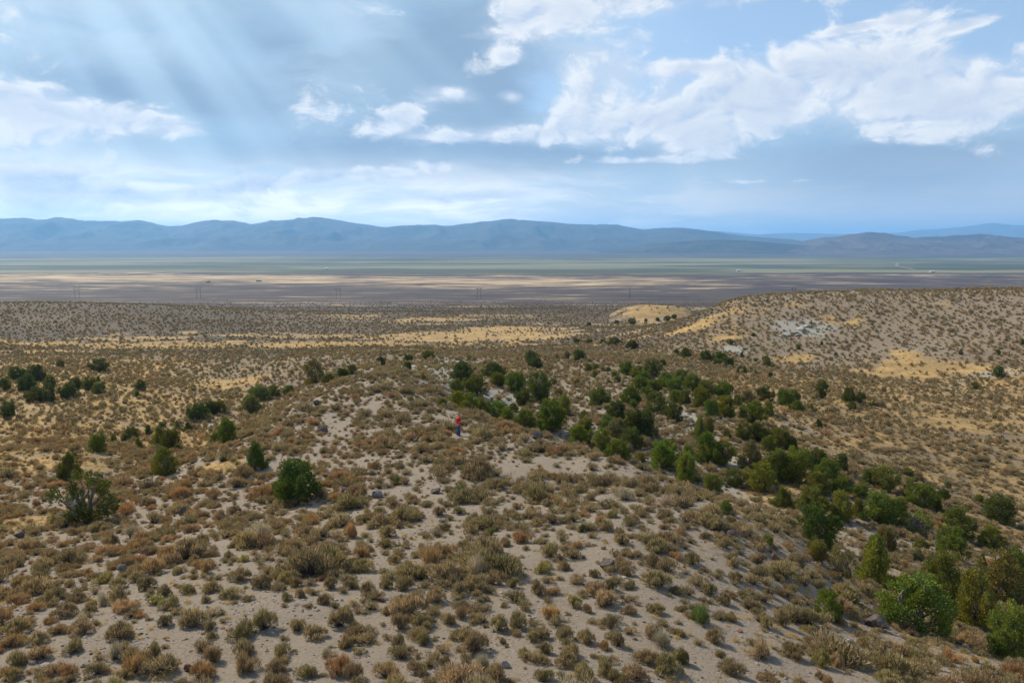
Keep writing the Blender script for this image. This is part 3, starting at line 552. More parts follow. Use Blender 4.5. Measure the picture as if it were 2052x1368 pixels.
# the rest of the scrub, thinned where grass flats and bare clay lie
def scatter():
    r = np.random.default_rng(11); out = []
    def cand(y0, y1, cell, jit):
        ys = np.arange(y0, y1, cell); P = []
        for yy in ys:
            hw = 0.80*(yy+12)+2; xs = np.arange(-hw, hw, cell); P.append(np.stack([xs, np.full(len(xs), yy)], -1))
        P = np.concatenate(P); return P + r.uniform(-jit, jit, P.shape)*cell
    bands = [(13,105,0.57,0.9,0.86),(13,80,0.60,0.9,0.40),(105,210,1.2,0.85,0.85),(210,345,1.65,0.8,0.95),(345,480,2.3,0.85,0.85),(480,760,3.3,0.95,0.85),(760,1250,5.6,1.0,0.8)]
    for bi, (y0, y1, cell, jit, acc) in enumerate(bands):
        P = cand(y0, y1, cell, jit); X, Y = P[:,0], P[:,1]
        gm, graw = gold_mask(X, Y); pm = patch(X, Y, PALE)
        n = fbm(X/7, Y/7, 3, 81); n2 = fbm(X/30, Y/30, 3, 83)
        dens = acc*(0.78+0.5*n+0.3*n2)*(1-0.84*sstep(graw, 0.3, 0.8))*(1-0.55*sstep(pm, 0.3, 0.9))
        cl = fbm(X/2.0, Y/2.0, 3, 87) if bi < 2 else 0*X
        if bi < 2: dens = dens*(1+1.3*cl)
        if bi == 6: dens *= 1-sstep(Y, 800, 1250)
        keep = r.random(len(X)) < dens; X, Y, n2, cl = X[keep], Y[keep], n2[keep], cl[keep]
        sz = np.exp(r.normal(math.log((0.47, 0.20, 0.85, 1.0, 1.15, 1.3, 1.7)[bi]), 0.46 if bi < 2 else 0.38, len(X)))*(1+0.5*cl); sz = np.clip(sz, 0.14, 2.0)
        ru = 0.045 + 0.30*sstep(-X/(Y+20)+0.25*n2, 0.14, 0.34)*(Y < 130) + 0.05*(n2 > 0.15)
        isr = r.random(len(X)) < ru
        for x, y, s, k in zip(X, Y, sz, isr): out.append((x, y, s, bi, k))
    return out
sv = np.array([(p[1], p[2], p[4]) for p in plants])
stuff = {'sage': [], 'russet': []}; rest = []
sc_pts = scatter(); PERSON = hit(919, 873)
AX = np.array([p[0] for p in sc_pts]); AY = np.array([p[1] for p in sc_pts]); AZ = height(AX, AY)
for (x, y, s, bi, isr), z in zip(sc_pts, AZ):
    if y < 75:
        if np.any((sv[:,0]-x)**2 + (sv[:,1]-y)**2 < (sv[:,2]*0.5+s*0.28)**2): continue
    if abs(x-PERSON[0]) < 0.9 and -2.4 < y-PERSON[1] < 0.5: continue
    px, py, f = px_of(x, y, z)
    rest.append((s/f if (0 < px < 2052 and py < 1400) else 0, 'russet' if isr else 'sage', x, y, float(z), s, bi))
rest.sort(reverse=True)

def put_plant(kind, x, y, z, W, H, c, label, group, cat, tilt=True):
    me = random.choice(NEAR[kind]); nm = {'sage': 'sagebrush', 'russet': 'russet_shrub', 'grey': 'dry_shrub'}[kind]
    o = bpy.data.objects.new(nm, me); COL.objects.link(o)
    o.location = (x, y, z-0.02); o.rotation_euler = (0, 0, random.uniform(0, 6.28)); o.scale = (W, W*random.uniform(0.9, 1.1), H/HB)
    v = random.uniform(0.9, 1.1); o.color = (c[0]*v, c[1]*v, c[2]*v, 1); tag(o, label, cat, group)
LANDMARKS = [(h[0], h[1], w) for w, h in zip(*(lambda L: ([l[2] for l in L], hits([(l[0], l[1]) for l in L])))([
 (1762,1262,'the dark flat-topped boulder'),(1220,1142,'the dark jagged boulder'),(645,868,'the dark rounded ridge-top boulder'),(1075,880,'the dark boulder on the brow'),(366,1040,'the pair of dark rocks'),(245,1145,'the blue-grey slab'),
 (37,1078,'the square brown block'),(378,1345,'the flat reddish rock'),(756,998,'the pale grey cracked boulder'),(590,1010,'the big round dark juniper'),(510,945,'the dark egg-shaped juniper'),(160,1052,'the half-dead juniper'),(1662,1243,'the small lone bright juniper'),
 (1850,1272,'the huge bright green juniper'),(919,873,'the person in red'),(1468,1080,'the dark rounded rock'),(1554,1124,'the upright rusty rock'),(1700,1288,'the white rock outcrop'),(298,981,'the bare dead snag'),(1408,1250,'the green rabbitbrush'),(763,1205,'the small lone brown stone'),
 (1012,1338,'the pale pinkish stone'),(135,965,'the dark cone-shaped juniper'),(1690,1150,'the airy grey-green bush'),(1240,1243,'the golden orange shrub'),(956,1155,'the pale twiggy shrub')]))]
def plant_place(x, y):
    d, w = min((math.hypot(x-a, y-b), w) for a, b, w in LANDMARKS)
    if d < 1.5+0.03*y: return 'close by '+w
    u = (x+3.0)/(y+10)
    if u < -0.20: return 'on the flank above the straw valley'
    if u > 0.20: return 'on the slope above the juniper gully'
    return 'on the open gravel crest' if y < 34 else 'on the scrubby ridge top toward the person'
def plant_words(kind, c, W, x, y):
    pl = plant_place(x, y)
    size = 'small' if W < 0.55 else ('broad' if W > 0.95 else 'middling')
    if kind == 'sage':
        tint = 'yellowish' if c[0] > 0.35 else {0: 'grey-green', 1: 'olive green', 2: 'brownish grey'}[min(range(3), key=lambda i: sum(abs(a-b) for a, b in zip(c, COLS['sage'][i])))]
        return f'{size} {tint} sagebrush bush {pl}', f'{size} {tint} sagebrush {pl}', 'sagebrush'
    if kind == 'russet':
        tint = 'golden orange' if c[0] > 0.45 else 'russet brown'
        return f'{size} {tint} dried shrub {pl}', f'{size} {tint} shrubs {pl}', 'shrub'
    return f'{size} pale grey twiggy shrub {pl}', f'{size} pale grey shrubs {pl}', 'shrub'
count = {'sage': 0, 'russet': 0, 'grey': 0}
for kd, x, y, z, W, H, c in plants:
    lab, grp, cat = plant_words(kd, c, W, x, y); put_plant(kd, x, y, z, W, H, c, lab, grp, cat); count[kd] += 1
for a, kd, x, y, z, s, bi in rest:
    if a > 0 and count[kd] < 300 and y < 80:
        c = random.choice(COLS[kd]); H = s*random.uniform(0.42, 0.62); lab, grp, cat = plant_words(kd, c, s, x, y)
        put_plant(kd, x, y, z, s, H, c, lab, grp, cat); count[kd] += 1
    else:
        stuff[kd].append((x, y, z, s, bi))

# ------------------------------------------------------------------ masses of small plants and stones, one object per kind
def instancer(name, pts, variants, label, cat, color=(1,1,1)):
    """pts: x, y, z, sx, sz, rot, variant"""
    arr = np.array(pts, np.float64)
    coll = bpy.data.collections.new(name+'_variants')
    for i, (me, c) in enumerate(variants):
        o = bpy.data.objects.new('%s_variant_%03d' % (name, i), me); o.color = (*c, 1); coll.objects.link(o)
    me = bpy.data.meshes.new(name); me.vertices.add(len(arr)); me.vertices.foreach_set('co', arr[:, :3].astype(np.float32).ravel())
    a = me.attributes.new('scl', 'FLOAT_VECTOR', 'POINT'); a.data.foreach_set('vector', np.stack([arr[:,3], arr[:,3], arr[:,4]], -1).astype(np.float32).ravel())
    a = me.attributes.new('rot', 'FLOAT_VECTOR', 'POINT'); a.data.foreach_set('vector', np.stack([arr[:,5]*0, arr[:,5]*0, arr[:,5]], -1).astype(np.float32).ravel())
    a = me.attributes.new('var', 'INT', 'POINT'); a.data.foreach_set('value', arr[:,6].astype(np.int32))
    o = bpy.data.objects.new(name, me); COL.objects.link(o)
    ng = bpy.data.node_groups.new(name+'_scatter', 'GeometryNodeTree')
    ng.interface.new_socket('Geometry', in_out='INPUT', socket_type='NodeSocketGeometry'); ng.interface.new_socket('Geometry', in_out='OUTPUT', socket_type='NodeSocketGeometry')
    N = ng.nodes; gi = N.new('NodeGroupInput'); go = N.new('NodeGroupOutput'); iop = N.new('GeometryNodeInstanceOnPoints')
    ci = N.new('GeometryNodeCollectionInfo'); ci.inputs['Collection'].default_value = coll; ci.inputs['Separate Children'].default_value = True; ci.inputs['Reset Children'].default_value = True
    def at(nm, dt):
        n = N.new('GeometryNodeInputNamedAttribute'); n.data_type = dt; n.inputs['Name'].default_value = nm
        return [s for s in n.outputs if s.enabled and s.name == 'Attribute'][0]
    L = ng.links.new
    m2p = N.new('GeometryNodeMeshToPoints')
    L(gi.outputs[0], m2p.inputs[0]); L(m2p.outputs[0], iop.inputs['Points']); L(ci.outputs[0], iop.inputs['Instance']); iop.inputs['Pick Instance'].default_value = True
    L(at('var', 'INT'), iop.inputs['Instance Index']); L(at('scl', 'FLOAT_VECTOR'), iop.inputs['Scale'])
    e2r = N.new('FunctionNodeEulerToRotation'); L(at('rot', 'FLOAT_VECTOR'), e2r.inputs[0]); L(e2r.outputs[0], iop.inputs['Rotation'])
    L(iop.outputs[0], go.inputs[0])
    md = o.modifiers.new('scatter', 'NODES'); md.node_group = ng
    o.color = (*color, 1); tag(o, label, cat, kind='stuff'); return o
for kd, label in (('sage', 'countless grey-green sagebrush bushes thinning into the distance'), ('russet', 'countless russet brown dried shrubs scattered among the sagebrush')):
    variants = [(m, COLS[kd][i % 3]) for i, m in enumerate(MIDB[kd])] + [(m, COLS[kd][i % 3]) for i, m in enumerate(FARB[kd])]
    nm_, nf_ = len(MIDB[kd]), len(FARB[kd]); pts = []
    for x, y, z, s, bi in stuff[kd]:
        v = random.randrange(nm_) if y < 120 else nm_+random.randrange(nf_)
        pts.append((x, y, z-0.02, s, s*random.uniform(0.45, 0.7)/HB, random.uniform(0, 6.28), v))
    instancer('sagebrush_scrub' if kd == 'sage' else 'russet_scrub', pts, variants, label, 'scrub', COLS[kd][0])

def grass():
    r = np.random.default_rng(5); pts = []
    for y0, y1, n, s in ((14,60,24000,0.42),(60,130,20000,0.62),(130,360,26000,1.2)):
        Y = np.sqrt(r.uniform(y0**2, y1**2, n)); X = r.uniform(-0.8, 0.8, n)*(Y+8)
        gm, graw = gold_mask(X, Y); dn = 0.05 + 0.95*sstep(gm, 0.22, 0.6)
        if y0 < 60: dn = np.maximum(dn*0.9, 0.16*(fbm(X/3, Y/3, 3, 91) > 0.0) + 0.5*sstep(X/(Y+5), 0.16, 0.35))
        k = r.random(n) < dn; X, Y = X[k], Y[k]; Zz = height(X, Y)
        for x, y, z in zip(X, Y, Zz):
            sc_ = s*r.uniform(0.5, 1.25); pts.append((x, y, z-0.01, sc_, sc_*r.uniform(0.6, 1.1), r.uniform(0, 6.28), r.integers(0, 4) + (4 if y > 90 else 0)))
    gc = [(0.46,0.34,0.16), (0.42,0.32,0.17), (0.50,0.36,0.15), (0.38,0.31,0.18)]
    instancer('dry_grass', pts, [(m, gc[i]) for i, m in enumerate(TUFT)] + [(m, gc[i]) for i, m in enumerate(TUFTF)], 'dry straw yellow grass tufts between the bushes', 'grass', (0.46,0.345,0.17))
grass()

# ------------------------------------------------------------------ rock
def rock_material(name, c1, c2, c3):
    m, t, b = material(name, 0.9)
    pos = t.new('ShaderNodeTexCoord').outputs['Object']
    n = t.noise(pos, 3.0, 7, 0.65); n2 = t.noise(pos, 14.0, 5, 0.7)
    col = t.mix(t.ss(n, 0.35, 0.65), c1, c2); col = t.mix(t.ss(n2, 0.58, 0.72), col, c3); t.put(b.inputs['Base Color'], col)
    bp = t.new('ShaderNodeBump'); bp.inputs['Strength'].default_value = 0.8; bp.inputs['Distance'].default_value = 0.05; t.put(bp.inputs['Height'], t.m('ADD', n, n2)); t.put(b.inputs['Normal'], bp.outputs[0]); return m
M_ROCK = {'dark': rock_material('dark_rock', (0.07,0.055,0.05), (0.14,0.11,0.095), (0.24,0.20,0.17)), 'red': rock_material('red_rock', (0.16,0.075,0.05), (0.26,0.14,0.10), (0.34,0.22,0.17)),
          'pale': rock_material('pale_rock', (0.27,0.235,0.195), (0.38,0.335,0.285), (0.46,0.41,0.36)), 'grey': rock_material('grey_rock', (0.13,0.122,0.112), (0.23,0.215,0.195), (0.33,0.31,0.28)), 'white': rock_material('white_rock', (0.24,0.235,0.215), (0.33,0.325,0.30), (0.19,0.185,0.17))}
def rock_mesh(name, seed, sub=3, cuts=9, mat=None):
    r = np.random.default_rng(seed); bm = bmesh.new(); bmesh.ops.create_icosphere(bm, subdivisions=sub, radius=0.5)
    for _ in range(cuts):     # broken faces
        n = unit(r.normal(size=3)); d = r.uniform(0.26, 0.42)
        for v in bm.verts:
            k = v.co.x*n[0]+v.co.y*n[1]+v.co.z*n[2]
            if k > d: v.co -= Vector(n)*(k-d)
    for v in bm.verts: v.co += v.co.normalized()*r.normal()*0.012
    me = bpy.data.meshes.new(name); bm.to_mesh(me); bm.free()
    if mat: me.materials.append(mat)
    return me
def boulder(px, py, w, h, mk, label, group=None, seed=1, deep=0.8):
    x, y, z = hit(px, py); f = px_of(x, y, z)[2]; W = w/F*f; H = max(h/F*f, 0.25*W)
    o = bpy.data.objects.new('boulder', rock_mesh('boulder', seed, 3, 11, M_ROCK[mk])); COL.objects.link(o)
    o.scale = (W*1.12, W*deep, H*1.35); o.rotation_euler = (random.uniform(-.12,.12), random.uniform(-.12,.12), random.uniform(-.5,.5))
    yy = y+0.25*W; o.location = (x, yy, float(height(x, yy))+H*0.38); tag(o, label, 'rock', group)
for i, a in enumerate([
 (1762,1262,46,28,'dark','dark flat-topped brown boulder beside the small lone bright green juniper'),
 (1220,1142,36,20,'dark','dark jagged boulder wedged among sagebrush on the bare gravel slope'),
 (645,868,20,14,'dark','dark rounded boulder on the ridge top above the big round juniper'),
 (1075,880,26,15,'dark','dark boulder on the ridge brow just above the gully junipers'),
 (366,1032,20,17,'dark','upper of two dark rocks on the slope right of the dead-limbed juniper'),
 (366,1050,20,12,'dark','lower of two dark rocks on the slope beside the dead-limbed juniper'),
 (288,1114,24,14,'red','reddish rock with pale top among shrubs on the lower slope'),
 (245,1145,24,16,'grey','blue-grey tilted slab lying beside a small cream stone'),
 (262,1143,14,8,'pale','small cream flat stone beside the blue-grey slab'),
 (37,1078,22,15,'dark','square brown block of rock in the golden grass'),
 (378,1345,22,15,'red','flat reddish rock at the edge of a golden grass patch'),
 (756,998,25,15,'grey','pale grey cracked boulder on the ridge slope'),
 (690,988,24,12,'dark','dark low rock lying west of the pale cracked boulder'),
 (873,989,24,12,'dark','dark flat rock east of the pale cracked boulder'),
 (510,980,20,6,'white','white flat stone on the slope beside the big round juniper'),
 (395,948,18,8,'red','small reddish stone on the rust-coloured shrub slope'),
 (1468,1080,24,18,'dark','dark rounded rock with yellow-green shrub behind it'),
 (1554,1124,15,18,'red','upright rusty brown rock in straw grass above the gully'),
 (742,950,26,8,'pale','pale pinkish ledge of rock on the ridge top'),
 (660,957,26,12,'dark','dark brown ledge rock near the top of the ridge'),
 (763,1205,17,10,'red','small brown stone alone on bare gravel'),
 (1012,1338,20,13,'pale','pale pinkish stone among sagebrush stems'),
 (1320,1160,24,13,'grey','light grey speckled stone under a sagebrush bush'),
 (1406,1169,13,5,'pale','thin pale pebble-like stone on bare gravel'),
 (568,832,18,9,'red','reddish rock on the ridge shoulder above the dark junipers'),
 (617,795,22,14,'dark','dark rock pile top at the ridge shoulder'),
 (634,812,16,10,'dark','small dark rock just below the shoulder rock'),
 (1010,1080,16,5,'pale','flat pinkish stone half buried in gravel beside russet shrub'),
 (980,1128,16,6,'pale','flat cream stone beside pale grey shrub'),
 (450,1003,14,8,'red','brown stone on the rust shrub slope below the snag'),
 (1392,960,14,8,'white','small white stone on the brow beside the gully trees'),
]): boulder(*a, seed=40+i)

# pale outcrops: a pile of broken slabs each
def outcrop(label, spots, mk, seed):
    pts = hits([(a, b) for a, b, w, h in spots]); base = pts[0]
    e = bpy.data.objects.new('rock_outcrop', None); COL.objects.link(e); e.location = base; tag(e, label, 'rock')
    for i, ((a, b, w, h), (x, y, z)) in enumerate(zip(spots, pts)):
        f = px_of(x, y, z)[2]; W = w/F*f; H = h/F*f
        o = bpy.data.objects.new('slab', rock_mesh('slab', seed+i, 3, 10, M_ROCK[mk])); COL.objects.link(o); o.parent = e
        o.location = (x-base[0], y-base[1], z-base[2]+H*0.15); o.scale = (W*1.1, W*0.8, H*1.2); o.rotation_euler = (random.uniform(-.3,.3), random.uniform(-.3,.3), random.uniform(0,6))
outcrop('white chalky rock outcrop on the broad hillside', [(1590,668,24,9),(1575,672,22,8),(1605,660,22,9),(1618,654,16,7),(1568,676,14,5),(1598,672,16,6),(1628,648,12,5)], 'white', 200)
outcrop('low broken white rock outcrop in gravel below the dark brown boulder', [(1690,1290,14,7),(1702,1285,13,8),(1678,1284,12,6),(1712,1293,11,6),(1695,1280,9,5),(1685,1296,10,5)], 'white', 220)
outcrop('pale rock outcrop along the bank of the dry wash', [(1905,782,14,6),(1918,787,12,6),(1893,778,12,4)], 'white', 240)

def gravel():
    r = np.random.default_rng(9); n = 80000
    Y = np.exp(r.uniform(math.log(14), math.log(90), n)); X = r.uniform(-0.8, 0.8, n)*(Y+4); Zz = height(X, Y)
    cl = fbm(X/4, Y/4, 3, 95); k = r.random(n) < np.clip(0.35+0.9*cl, 0.08, 1); X, Y, Zz = X[k], Y[k], Zz[k]
    s = np.clip(np.exp(r.normal(math.log(0.06), 0.5, len(X))), 0.02, 0.30)
    vs = [(rock_mesh('stone', 260+i, 1, 5, M_ROCK[m]), (1,1,1)) for i, m in enumerate(('dark','red','pale','grey','grey','pale'))]
    instancer('gravel', [(x, y, z, a, a*r.uniform(0.5, 0.9), r.uniform(0, 6.28), r.integers(0, 6)) for x, y, z, a in zip(X, Y, Zz, s)], vs, 'small stones strewn over the sandy ridge', 'gravel')
gravel()

# ------------------------------------------------------------------ junipers
def tube(path, radii, nside=6):
    path = np.asarray(path, float); V, Fq = [], []
    for i, (p, rd) in enumerate(zip(path, radii)):
        tdir = unit(path[min(i+1, len(path)-1)]-path[max(i-1, 0)]); a = unit(np.cross(tdir, [0.3, 0.9, 0.2])); b = np.cross(tdir, a)
        for k in range(nside):
            an = 2*math.pi*k/nside; V.append(p + rd*(math.cos(an)*a+math.sin(an)*b))
    for i in range(len(path)-1):
        for k in range(nside):
            k2 = (k+1) % nside; Fq.append((i*nside+k, i*nside+k2, (i+1)*nside+k2, (i+1)*nside+k))
    return np.array(V), np.array(Fq)
def limb(p0, p1, r0, r1, r, bend=0.08, n=6):
    p0, p1 = np.array(p0, float), np.array(p1, float); t = np.linspace(0, 1, n)[:,None]
    L = np.linalg.norm(p1-p0); off = r.normal(size=3)*bend*L; off2 = r.normal(size=3)*bend*L*0.5
    P = p0*(1-t) + p1*t + np.sin(math.pi*t)*off + np.sin(2*math.pi*t)*off2
    return tube(P, r0*(1-t[:,0])+r1*t[:,0], 6)
def juniper_meshes(seed, form, dead=0):
    """unit tree: 1 m high, 1 m wide. returns crown, trunk, dead limbs"""
    r = np.random.default_rng(seed); cl = []
    n = {'round': 40, 'cone': 38, 'spread': 34, 'dome': 46, 'ragged': 26}[form]
    tries = 0; ph = r.uniform(0, 6.28, 6)
    while len(cl) < n and tries < 9000:
        tries += 1
        z = r.uniform(0.05, 0.95); a = r.uniform(0, 2*math.pi)
        if form == 'cone': R_ = 0.50*max(0.0, 1-(z-0.10)/0.92)**0.8 if z > 0.10 else 0.44
        elif form == 'dome': R_ = 0.47*math.sqrt(max(0, 1-((z-0.28)/0.72)**2)) if z > 0.28 else 0.47*(0.72+z)
        elif form == 'spread': R_ = 0.48*math.sqrt(max(0, 1-((z-0.56)/0.44)**2))
        elif form == 'ragged': R_ = 0.48*math.sqrt(max(0, 1-((z-0.5)/0.48)**2))
        else: R_ = 0.46*math.sqrt(max(0, 1-((z-0.42)/0.56)**2))
        R_ *= 0.86 + 0.16*math.sin(a*2+ph[0]) + 0.13*math.sin(a*3+z*7+ph[1]) + 0.08*math.sin(a*5-z*9+ph[2])
        rad = R_*math.sqrt(r.uniform(0.30, 1.0)); q = r.uniform(0.075, 0.15)*(0.8 if form == 'ragged' else 1.0)*(1.0 if z < 0.75 else 0.75)
        rad = max(0, rad - q*0.35)
        p = np.array([rad*math.cos(a), rad*math.sin(a), z-q*0.5])
        if all(np.linalg.norm(p-c[0]) > 0.62*(q+c[1]) for c in cl): cl.append((p, q))
    PP, DD, LL, WW = [], [], [], []
    for p, q in cl:
        m = int(300*(q/0.11)**1.8)
        # a bough: a plume of smaller sprays reaching up and outward
        out = unit(p*np.array([1,1,0.35]) + np.array([0,0,0.16]))
        ax = unit(out*0.6 + np.array([0,0,0.8]) + r.normal(size=3)*0.25)
        u = unit(r.normal(size=(m,3))); tt = r.uniform(-0.75, 1.25, m); wid = np.sqrt(np.clip(1-((tt-0.05)/1.25)**2, 0.03, 1))
        lump = 1 + 0.28*np.sin(u[:,0]*5+ph[3]+tt*4)*np.sin(u[:,1]*5+ph[4])
        Pp = p + ax*(tt*q)[:,None] + u*(q*0.85*wid*lump*r.uniform(0.35, 1.0, m)**0.45)[:,None]
        PP.append(Pp); DD.append(u*0.9 + ax*0.8 + out*0.3 + r.normal(size=(m,3))*0.35)
        LL.append(r.uniform(0.026, 0.062, m)); WW.append(r.uniform(0.013, 0.024, m))
    PP, DD, LL, WW = map(np.concatenate, (PP, DD, LL, WW)); k = PP[:,2] > 0.005; PP, DD, LL, WW = PP[k], DD[k], LL[k], WW[k]
    V, Fq = kites(PP, DD, LL, WW, r)
    crown = add_mesh('crown', V, Fq, M_JUN, link=False).data
    TV, TF, off = [], [], 0
    def addt(V, Fq):
        nonlocal off; TV.append(V); TF.append(Fq+off); off += len(V)
    lean = r.normal(size=2)*0.05; fork = np.array([lean[0], lean[1], 0.26 if form in ('spread', 'ragged') else 0.14])
    addt(*limb((0,0,-0.08), fork, 0.055, 0.042, r, 0.06))
    for p, q in [cl[i] for i in r.permutation(len(cl))[:16]]:
        addt(*limb(fork*r.uniform(0.5,1.0), p, 0.026, 0.007, r, 0.10))
    trunk = add_mesh('trunk', np.concatenate(TV), np.concatenate(TF), M_TRUNK, smooth=True, link=False).data
    dl = None
    if dead:
        TV, TF, off = [], [], 0
        for i in range(dead):
            a = r.uniform(2.2, 5.2) ; e = r.uniform(0.1, 1.1); Lh = r.uniform(0.38, 0.62)
            tip = fork*0.7 + Lh*np.array([math.cos(a)*math.cos(e), math.sin(a)*math.cos(e), math.sin(e)])
            addt(*limb(fork*0.6, tip, 0.016, 0.003, r, 0.09, 7))
            for _ in range(4):
                t0 = r.uniform(0.4, 0.85); b0 = fork*0.6*(1-t0)+tip*t0; addt(*limb(b0, b0+unit(r.normal(size=3)+np.array([0,0,.6]))*r.uniform(0.08, 0.18), 0.006, 0.002, r, 0.1, 4))
        dl = add_mesh('dead_limbs', np.concatenate(TV), np.concatenate(TF), M_DEAD, smooth=True, link=False).data
    return crown, trunk, dl
JUN = {'r': [juniper_meshes(11+i, 'round') for i in range(4)], 'd': [juniper_meshes(31+i, 'dome') for i in range(3)], 'c': [juniper_meshes(51+i, 'cone') for i in range(3)],
       's': [juniper_meshes(71+i, 'spread') for i in range(3)], 'x': [juniper_meshes(91, 'ragged', 9)], 'y': [juniper_meshes(95, 'ragged', 3)]}
JCOL = {'k': (0.085,0.118,0.036), 'g': (0.125,0.165,0.042), 'b': (0.145,0.190,0.040), 'y': (0.170,0.185,0.052), 'e': (0.16,0.175,0.085), 'o': (0.165,0.155,0.060)}
def juniper(px, py, w, h, form, colk, label, group, name='juniper'):
    x, y, z = hit(px, py); f = px_of(x, y, z)[2]; W = w/F*f; H = h/F*f*1.04
    H = max(H, 0.55*W); y = y + 0.22*W; z = float(height(x, y))
    crown, trunk, dl = random.choice(JUN[form])
    e = bpy.data.objects.new(name, None); COL.objects.link(e); e.location = (x, y, z); e.rotation_euler = (0, 0, random.uniform(0, 6.28) if form != 'x' else 0); e.empty_display_size = 0.2
    tag(e, label, 'juniper', group)
    sc3 = (W*1.18, W*1.18*random.uniform(0.9, 1.1), H*1.04)
    cr = bpy.data.objects.new('crown', crown); COL.objects.link(cr); cr.parent = e; cr.scale = sc3
    c = JCOL[colk]; v = random.uniform(0.9, 1.12); cr.color = (c[0]*v*random.uniform(.88,1.22), c[1]*v, c[2]*v*random.uniform(.85,1.3), 1)
    tr = bpy.data.objects.new('trunk', trunk); COL.objects.link(tr); tr.parent = e; tr.scale = sc3
    if dl: d = bpy.data.objects.new('dead_limb', dl); COL.objects.link(d); d.parent = e; d.scale = sc3
    JUNIPER_AT.append((x, y, W))
JUNIPER_AT = []
G = {'vl': 'in the cluster on the pale valley floor', 'vs': 'at the straw-coloured foot of the ridge', 'sh': 'on the ridge shoulder above the straw valley', 'kn': 'on the pale knob at the end of the ridge',
 'gh': 'at the head of the gully beyond the person', 'gb': 'packed under the ridge brow along the gully', 'mb': 'on the pale bank across the gully', 'sl': 'on the scrubby bench past the gully',
 'fd': 'on the far rise toward the golden mound', 'hl': 'on the broad pale hillside', 'lg': 'in the lower gully grove', 'ws': 'on the scrub flat by the wash'}
FORMW = {'d': 'domed', 'r': 'rounded', 'c': 'pointed', 's': 'spreading', 'x': 'half-dead', 'y': 'open-limbed'}; COLW = {'k': 'dark green', 'g': 'mid green', 'b': 'bright yellow-green', 'y': 'yellowish', 'e': 'grey-green', 'o': 'brownish'}
T = []
def TZ(x0, y0, lst, s=2.931):
    for a, b, w, h, form, colk, lab in lst:
        l, g = lab, None
        if lab in G:
            sz = 'tiny' if h < 26 else 'small' if h < 52 else 'large' if h > 105 else 'medium'
            l = f'{sz} {COLW[colk]} {FORMW[form]} juniper {G[lab]}'; g = f'{sz} {COLW[colk]} {FORMW[form]} junipers {G[lab]}'
        T.append((x0+a/s, y0+b/s, w/s, h/s, form, colk, l, g))
TZ(0, 560, [(85,595,105,78,'d','k','vl'),(200,600,110,90,'d','k','vl'),(350,518,50,42,'r','k','tiny dark juniper by itself above the valley floor cluster'),(575,547,100,76,'s','k','umbrella-shaped dark juniper with bare stem above the valley floor cluster'),(20,655,60,70,'d','k','vl'),(145,655,105,88,'d','k','vl'),
 (287,640,75,72,'r','k','vl'),(192,720,105,82,'d','k','vl'),(280,720,75,100,'r','k','vl'),(395,705,115,85,'d','k','vl'),(435,640,75,58,'d','k','vl'),(515,662,95,82,'s','k','vl'),(570,670,75,60,'r','g','vl'),(575,600,30,35,'c','g','vl'),
 (820,650,65,55,'d','k','dark round juniper alone in the straw valley with a sprig below it'),(800,688,36,34,'r','g','small sprig of juniper just below the lone round valley juniper'),(40,824,95,102,'s','k','dark standing juniper with bare trunk in golden valley grass'),
 (1835,620,110,135,'r','e','tall grey-green juniper standing on the ridge shoulder'),(1930,610,75,50,'d','k','sh'),(2010,582,75,55,'d','k','sh'),(1515,712,140,78,'d','g','sh'),(1605,692,75,68,'r','g','sh'),(1690,677,75,50,'d','g','sh'),(1470,785,115,95,'r','y','yellow-green juniper at the edge of the ridge shoulder'),
 (1155,832,130,95,'d','k','sh'),(1230,790,90,72,'d','k','sh'),(1280,788,85,70,'d','g','sh'),(1035,885,45,60,'c','e','vs'),(1098,895,55,58,'c','k','vs'),(945,868,50,30,'d','k','vs'),(868,912,40,62,'c','k','vs'),(665,960,45,55,'c','g','vs'),(760,942,90,75,'r','g','vs'),(735,950,50,40,'d','k','vs'),
 (805,990,52,62,'c','g','vs'),(720,995,38,35,'r','g','vs'),(930,985,100,125,'c','g','vs'),(990,1002,120,112,'r','k','vs'),(560,1015,105,100,'r','g','airy green juniper out on the valley grass at the ridge foot'),(1330,968,120,132,'r','g','upright feathery green juniper on the rust shrub slope'),(1265,972,70,70,'r','g','short juniper pressed against the upright feathery one'),
 (950,1158,170,150,'r','g','leaning open green juniper above the bare dead snag'),(1490,1125,145,165,'c','k','dark egg-shaped juniper with grey twigs at its base'),(395,1188,135,170,'c','k','dark cone-shaped juniper with pointed tip in golden grass'),(435,1052,40,35,'r','g','small sprig behind the pointed cone-shaped juniper'),
 (1730,1318,300,232,'d','k','big round dark juniper on open gravel slope of the ridge')])
T.append((160,1052,118,98,'x','k','half-dead juniper with bare grey limbs and leaning trunk', None))
